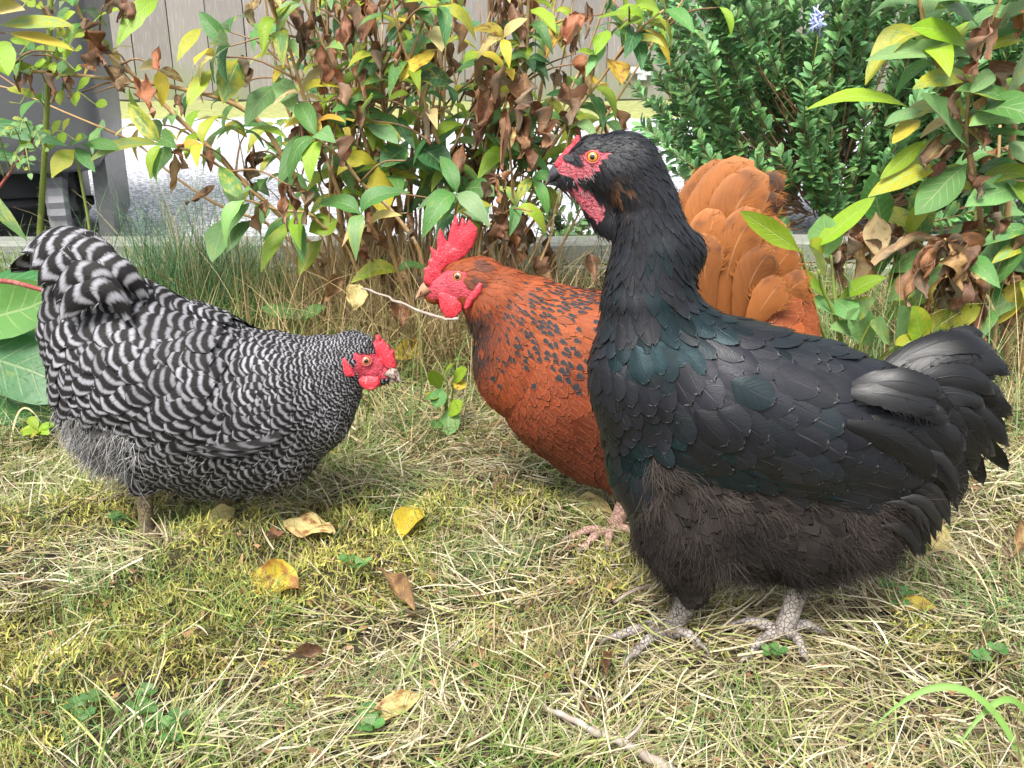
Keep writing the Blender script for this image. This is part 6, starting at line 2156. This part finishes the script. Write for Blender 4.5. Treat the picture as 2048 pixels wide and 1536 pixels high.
    x = P(rng.normal(820, 150, n), 600, 1.55)[:, 0]
    y = rng.uniform(1.36, 1.80, n)
    tone = rng.uniform(0, 1, (n, 1))
    col = (np.array([.24, .15, .06]) * (1 - tone) + np.array([.50, .40, .20]) * tone) * rng.uniform(.6, 1.2, (n, 1))
    v2, f2, u2, t2 = ribbons(n, x, y, np.full(n, .0), rng.uniform(0, 6.28, n), rng.uniform(.10, .24, n), rng.uniform(.0009, .0020, n), rng.normal(.25, .25, n), rng.normal(.7, .6, n), col, rng, 8, .1)
    tag(build("hay", v2, f2, M_straw, None, u2, t2), kind="stuff")
    # crumbs of dead leaf and bark in the turf
    x, y = field(5200, rng, 0.42, 1.4)
    n = len(x)
    col = np.array([[.20, .11, .05]]) * rng.uniform(.35, 1.6, (n, 1))
    v2, f2, u2, t2 = ribbons(n, x, y, ground_z(x, y) + rng.uniform(.003, .014, n), rng.uniform(0, 6.28, n), rng.uniform(.005, .016, n), rng.uniform(.002, .006, n), rng.normal(1.4, .3, n), rng.normal(0, .8, n), col, rng, 4, .2)
    tag(build("leaf_litter", v2, f2, M_straw, None, u2, t2), kind="stuff")
    # wispy upright tuft left of the shrub
    n = 800
    x = P(rng.normal(370, 75, n), 500, 1.72)[:, 0]
    y = rng.normal(1.72, .07, n)
    col = np.array([.07, .19, .075]) * rng.uniform(.6, 1.7, (n, 1))
    dry = rng.uniform(0, 1, (n, 1)) < .25
    col = np.where(dry, np.array([.42, .36, .17]), col)
    v, f, u, t = ribbons(n, x, y, np.full(n, .0), rng.uniform(0, 6.28, n), rng.uniform(.10, .30, n), rng.uniform(.0010, .0019, n), rng.normal(.2, .18, n), rng.normal(.75, .5, n), col, rng, 9, .08)
    o = build("grass_tuft", v, f, M_grass, None, u, t)
    tag(o, "tall wispy tuft of fine green grass beside the bin", "grass tuft")
    # a second, yellower one in front of the right shrub
    n = 420
    x = P(rng.uniform(1660, 2050, n), 700, 1.25)[:, 0]
    y = rng.normal(1.27, .06, n)
    col = np.where(rng.uniform(0, 1, (n, 1)) < .5, np.array([.12, .22, .07]), np.array([.46, .38, .19])) * rng.uniform(.6, 1.3, (n, 1))
    v, f, u, t = ribbons(n, x, y, np.full(n, .0), rng.uniform(0, 6.28, n), rng.uniform(.10, .26, n), rng.uniform(.0009, .0018, n), rng.normal(.2, .2, n), rng.normal(.6, .5, n), col, rng, 9, .08)
    tag(build("grass_tuft", v, f, M_grass, None, u, t), "long mixed green and straw grass stalks before the right shrub", "grass tuft")


lawn()


# ------------------------------------------------------------------ things lying and growing on the lawn
def fallen_leaves():
    rng = np.random.default_rng(221)
    for b_, t_, W, k, label in [
        ((800, 1088), (838, 1020), 60, 'Y', "yellow fallen leaf with brown rim between the barred and the black hen"),
        ((560, 1048), (672, 1078), 62, 'c', "large pale yellow fallen leaf lying below the barred hen's breast"),
        ((605, 1185), (500, 1160), 70, 'Y', "crumpled bright yellow fallen leaf half sunk in the moss"),
        ((836, 1238), (752, 1152), 36, 't', "narrow pinkish brown dry leaf lying aslant on the moss"),
        ((655, 1306), (570, 1334), 32, 't', "small rusty folded dry leaf on the straw lawn"),
        ((852, 1398), (712, 1460), 40, 'c', "long tan dry leaf with a pale underside at the front of the lawn"),
        ((1124, 1004), (1228, 1034), 44, 'c', "pale cream fallen leaf beside the red hen's foot"),
        ((1905, 1108), (1830, 1082), 58, 'c', "pale buff fallen leaf under the black hen's tail"),
        ((2052, 1062), (2020, 1130), 50, 't', "half brown half yellow fallen leaf at the right edge"),
        ((1880, 1222), (1770, 1216), 34, 'Y', "thin yellow-brown leaf in the grass right of the black hen's feet"),
        ((412, 1066), (470, 1034), 46, 'c', "buff fallen leaf beside the barred hen's leg"),
        ((684, 892), (648, 948), 30, 'Y', "narrow yellow leaf leaning under the barred hen's throat"),
        ((530, 1086), (572, 1078), 28, 'd', "small curled brown leaf at the tip of the large pale leaf"),
        ((1218, 1310), (1212, 1366), 22, 'd', "small reddish dry leaf on the lawn before the black hen's feet"),
        ((730, 840), (790, 830), 40, 'd', "brown withered leaf in the hay under the barred hen's beak"),
        ((720, 566), (706, 622), 44, 'c', "pale cream leaf with brown marks caught low on the shrub"),
        ((690, 560), (640, 610), 52, 't', "folded tan leaf caught low on the shrub"),
        ((850, 690), (780, 720), 42, 'Y', "yellow-green leaf low in the hay right of the barred hen's comb"),
        ((1180, 505), (1196, 570), 34, 'd', "brown withered leaf standing by the timber edging"),
        ((1098, 540), (1090, 610), 34, 't', "tan withered leaf standing before the timber edging, left of the black hen"),
        ((800, 600), (806, 660), 44, 'd', "crumpled brown leaf hanging in the hay left of the red hen's beak"),
    ]:
        hang = b_[1] < 960
        yy = {840: 1.30, 892: 1.12}.get(b_[1], 1.40) if hang else None
        if hang:
            p0, p2 = P(*b_, yy), P(*t_, yy - .03)
        else:
            p0, p2 = G(*b_, .014), G(*t_, .014)
            p0[2] += rng.uniform(.0, .006)
            p2[2] += rng.uniform(.0, .010)
        L = np.linalg.norm(p2 - p0)
        dep = proj(p0)[2]
        p1 = (p0 + p2) / 2 + [0, 0, L * .12]
        i = KIND[k]
        kw = dict(crumple=.22, fold=.15, wave=.12, roll=rng.uniform(-.8, .8), twist=rng.normal(0, .5)) if i < 2 else dict(crumple=.4, fold=.4, wave=.22, roll=rng.uniform(.9, 1.7), twist=rng.normal(0, .8))
        el = 1.0 if hang else 1.1
        v, f, u, m = leaf_arrays([p0], [p1], [p2], W * dep / FPX * el, np.array([[0.1, -.4, 1.0]]) if not hang else np.array([[0.1, -1, .5]]), rng, nv=15, nu=9, blunt=.2, **kw)
        c = np.concatenate([np.array(PAL[k]) * rng.uniform(.85, 1.1), [rng.uniform(.42, .75)]])
        o = build("fallen_leaf", v - p0, f, LEAFM[i], None, u, np.tile(c, (len(v), 1)))
        o.location = tuple(p0)
        tag(o, label, "leaf", "fallen leaves on the lawn")


fallen_leaves()


def small_things():
    rng = np.random.default_rng(231)
    # stick at the front
    a = [G(1085, 1414, .012), G(1190, 1462, .016), G(1270, 1500, .015), G(1370, 1560, .010)]
    p = spline(a, 30)
    p[:, 2] += (vnoise(np.stack([np.arange(30) * .6, np.zeros(30)], -1), 4) - .5) * .004
    g = Bag().tube(p - p[0], np.linspace(.0020, .0044, 30) * (1 + .18 * (np.arange(30) % 7 == 3)), 9)
    g.tube(spline([p[16] - p[0], p[16] - p[0] + [.012, .006, .006], p[16] - p[0] + [.018, .014, .010]], 5), np.linspace(.0016, .0010, 5), 6)
    o = g.out("stick", M_greystick)
    o.location = tuple(p[0])
    tag(o, "grey-brown dead stick lying on the lawn at the front", "stick")
    # pale twig in front of the red hen's breast
    a = [P(726, 574, 1.30), P(780, 598, 1.27), P(850, 626, 1.22), P(915, 640, 1.19)]
    p = spline(a, 20) + (vnoise(np.stack([np.arange(20) * .7, np.zeros(20)], -1), 31)[:, None] - .5) * np.array([.003, .003, .004])
    o = Bag().tube(p - p[0], np.linspace(.0013, .0021, 20) * (1 + .3 * (np.arange(20) % 6 == 2)), 7).out("twig", M_greystick)
    o.location = tuple(p[0])
    tag(o, "thin pale twig jutting from the shrub under the red hen's beak", "twig")
    a = [G(1228, 1205, .02), G(1270, 1180, .03), G(1330, 1166, .022)]
    p = spline(a, 16)
    o = Bag().tube(p - p[0], np.linspace(.0014, .0022, 16), 6).out("twig", M_greystick)
    o.location = tuple(p[0])
    tag(o, "short grey twig in the grass left of the black hen's thigh", "twig")
    # clover
    spots = [(290, 1452, 1.0, "blue-green clover sprig at the front left"), (176, 1462, 1.1, "clover sprig at the front left corner"), (336, 1506, 1.3, "largest clover sprig at the bottom edge, left"),
             (735, 1478, 1.4, "clover sprig touching the long tan dry leaf"), (712, 1172, .9, "bright clover sprig beside the narrow brown leaf"), (1555, 1010 + 350, .8, "dim clover sprig in the straw right of the black hen's foot"), (1800, 1235, 1.0, "clover sprig beside the thin yellow-brown leaf"), (1960, 1350, 1.1, "clover sprig in the straw near the right edge"),
             (235, 1078, .9, "pale clover sprig under the barred hen's leg"),]
    for x, y, s, label in spots:
        c = G(x, y, .0)
        lv = Leaves(rng)
        g = Bag()
        s *= .6
        for k in range(int(2 + 3 * s)):
            h = c + [rng.normal(0, .010) * s, rng.normal(0, .010) * s, rng.uniform(.016, .028)]
            g.tube(spline([c, (c + h) / 2 + rng.normal(0, .003, 3), h], 6) - c, [.0006] * 6, 4)
            a0 = rng.uniform(0, 6.28)
            for j in range(3):
                a = a0 + j * 2.094
                d = np.array([math.cos(a), math.sin(a), .25])
                lv.add(h, h + d * .005 + [0, 0, .001], h + d * .0095 * (.8 + .3 * s), .0095 * (.8 + .3 * s), 'p' if rng.uniform() < .3 else 'g', np.array([0, 0, 1.0]))
        o = thing("clover", c, label, "clover", "clover sprigs in the lawn")
        g.out("stalks", M_greenstem, o)
        lv.out(o, c, nv=7, nu=5, blunt=1.0, turn=.25)
    # weed with round leaves under the red hen's breast
    Y = 1.19
    c = np.array([P(890, 880, Y)[0], Y, 0])
    o = thing("weed", c, "small weed with round bright green leaves left of the red hen's breast", "weed")
    lv, g = Leaves(rng), Bag()
    for b_, t_, W, k in [((880, 780), (862, 740), 30, 'y'), ((885, 775), (870, 815), 34, 'g'), ((890, 750), (905, 730), 22, 'y'), ((905, 765), (935, 738), 30, 'y'), ((905, 765), (932, 775), 24, 'Y'), ((880, 790), (850, 800), 24, 'g'), ((900, 810), (896, 872), 50, 'p'), ((890, 830), (926, 806), 34, 'y'), ((880, 840), (866, 860), 24, 'g')]:
        lv.px(b_, t_, W, k, Y - .02, .02, .05)
        e = P(*b_, Y - .02)
        g.tube(spline([[0, 0, 0], (e - c) * .6 + [.004, 0, .01], e - c], 6), [.0009] * 6, 4)
    g.out("stalks", M_greenstem, o)
    lv.out(o, c, nv=9, nu=7, blunt=1.0)
    # two seedlings near the dock leaves
    for x, y, Y, label in [(76, 860, 1.13, "fresh green seedling in the hay beside the dock leaves"), (590, 640, 1.45, "green seedling in the grass below the shrub")]:
        c = np.array([P(x, y, Y)[0], Y, 0.0])
        o = thing("seedling", c, label, "seedling")
        lv, g = Leaves(rng), Bag()
        top = P(x, y, Y)
        top[2] = max(top[2], .03)
        big = 2.2 if x > 300 else 1
        g.tube(spline([[0, 0, 0], (top - c) * .5, top - c], 5), [.0012] * 5, 5)
        for k in range(8 if big == 1 else 5):
            a = k * 2.4
            d = np.array([math.cos(a), math.sin(a), rng.uniform(-.1, .5)])
            lv.add(top, top + d * .010 * big + [0, 0, .004], top + d * .022 * big, .013 * big, 'y' if big == 1 else 'g', np.array([0, -.5, 1.0]))
        g.out("stalk", M_greenstem, o)
        lv.out(o, c, nv=9, nu=5, blunt=.6)
    # pink clover flower head
    c = P(604, 474, 1.66)
    b = NB("pink_petals")
    o = thing("flower", c, "single pink clover flower head behind the shrub leaves", "flower")
    g = Bag()
    for k in range(70):
        d = unit(rng.normal(0, 1, 3))
        g.tube([d * .003, d * .010], [.0016, .0005], 4)
    g.out("petals", b.done(b.mix(b.noise(200.0), (.50, .16, .34), (.66, .40, .52)), .6), o)
    Bag().tube([[0, 0, 0], [.004, 0, -c[2] * .5], [.010, 0, -c[2]]], [.001] * 3, 5).out("stem", M_greenstem, o)
    # long broad green blades at the front right
    for a, m_, e, w, label in [((2060, 1560, .01), (1960, 1478, .06), (1735, 1466, .035), .0050, "long bright green grass blade arching at the front right"), ((2075, 1500, .01), (2030, 1480, .05), (1900, 1520, .02), .0048, "short broad grass blade curving down at the front right corner"),
                               ((1800, 1150, .0), (1830, 1050, .05), (2000, 1250, .02), .0022, "thin straw stalk looping right of the black hen"), ((60, 850, .0), (52, 640, .13), (88, 700, .11), .0022, "bent dry straw stalk in front of the dock leaves"), ((20, 905, .0), (60, 810, .04), (85, 850, .03), .0026, "short broken straw stalk at the left edge")]:
        p = bez(G(a[0], a[1], a[2]), G(m_[0], m_[1], 0) * 0 + (G(a[0], a[1], 0) + G(e[0], e[1], 0)) / 2 + [0, 0, m_[2] * 2], G(e[0], e[1], e[2]), 16)
        t = unit(np.gradient(p, axis=0))
        s = unit(np.cross(t, [0, -.7, .7]))
        wv = (w / 2 * np.clip((1 - np.linspace(0, 1, 16)) * 3, .05, 1))[:, None]
        u = np.zeros((16, 3, 3))
        u[..., 1] = np.linspace(0, .8, 16)[:, None]
        v = np.stack([p + s * wv, p - np.cross(s, t) * wv * .5, p - s * wv], 1).reshape(-1, 3)
        col = np.array([.16, .30, .06]) if 'green' in label or 'broad' in label else np.array([.50, .40, .22])
        o = build("long_grass", v - p[0], grid_faces(1, 16, 3), M_grass, None, u.reshape(-1, 3), np.tile(col, (48, 1)))
        o.location = tuple(p[0])
        tag(o, label, "grass blade", "single long grass blades")


small_things()
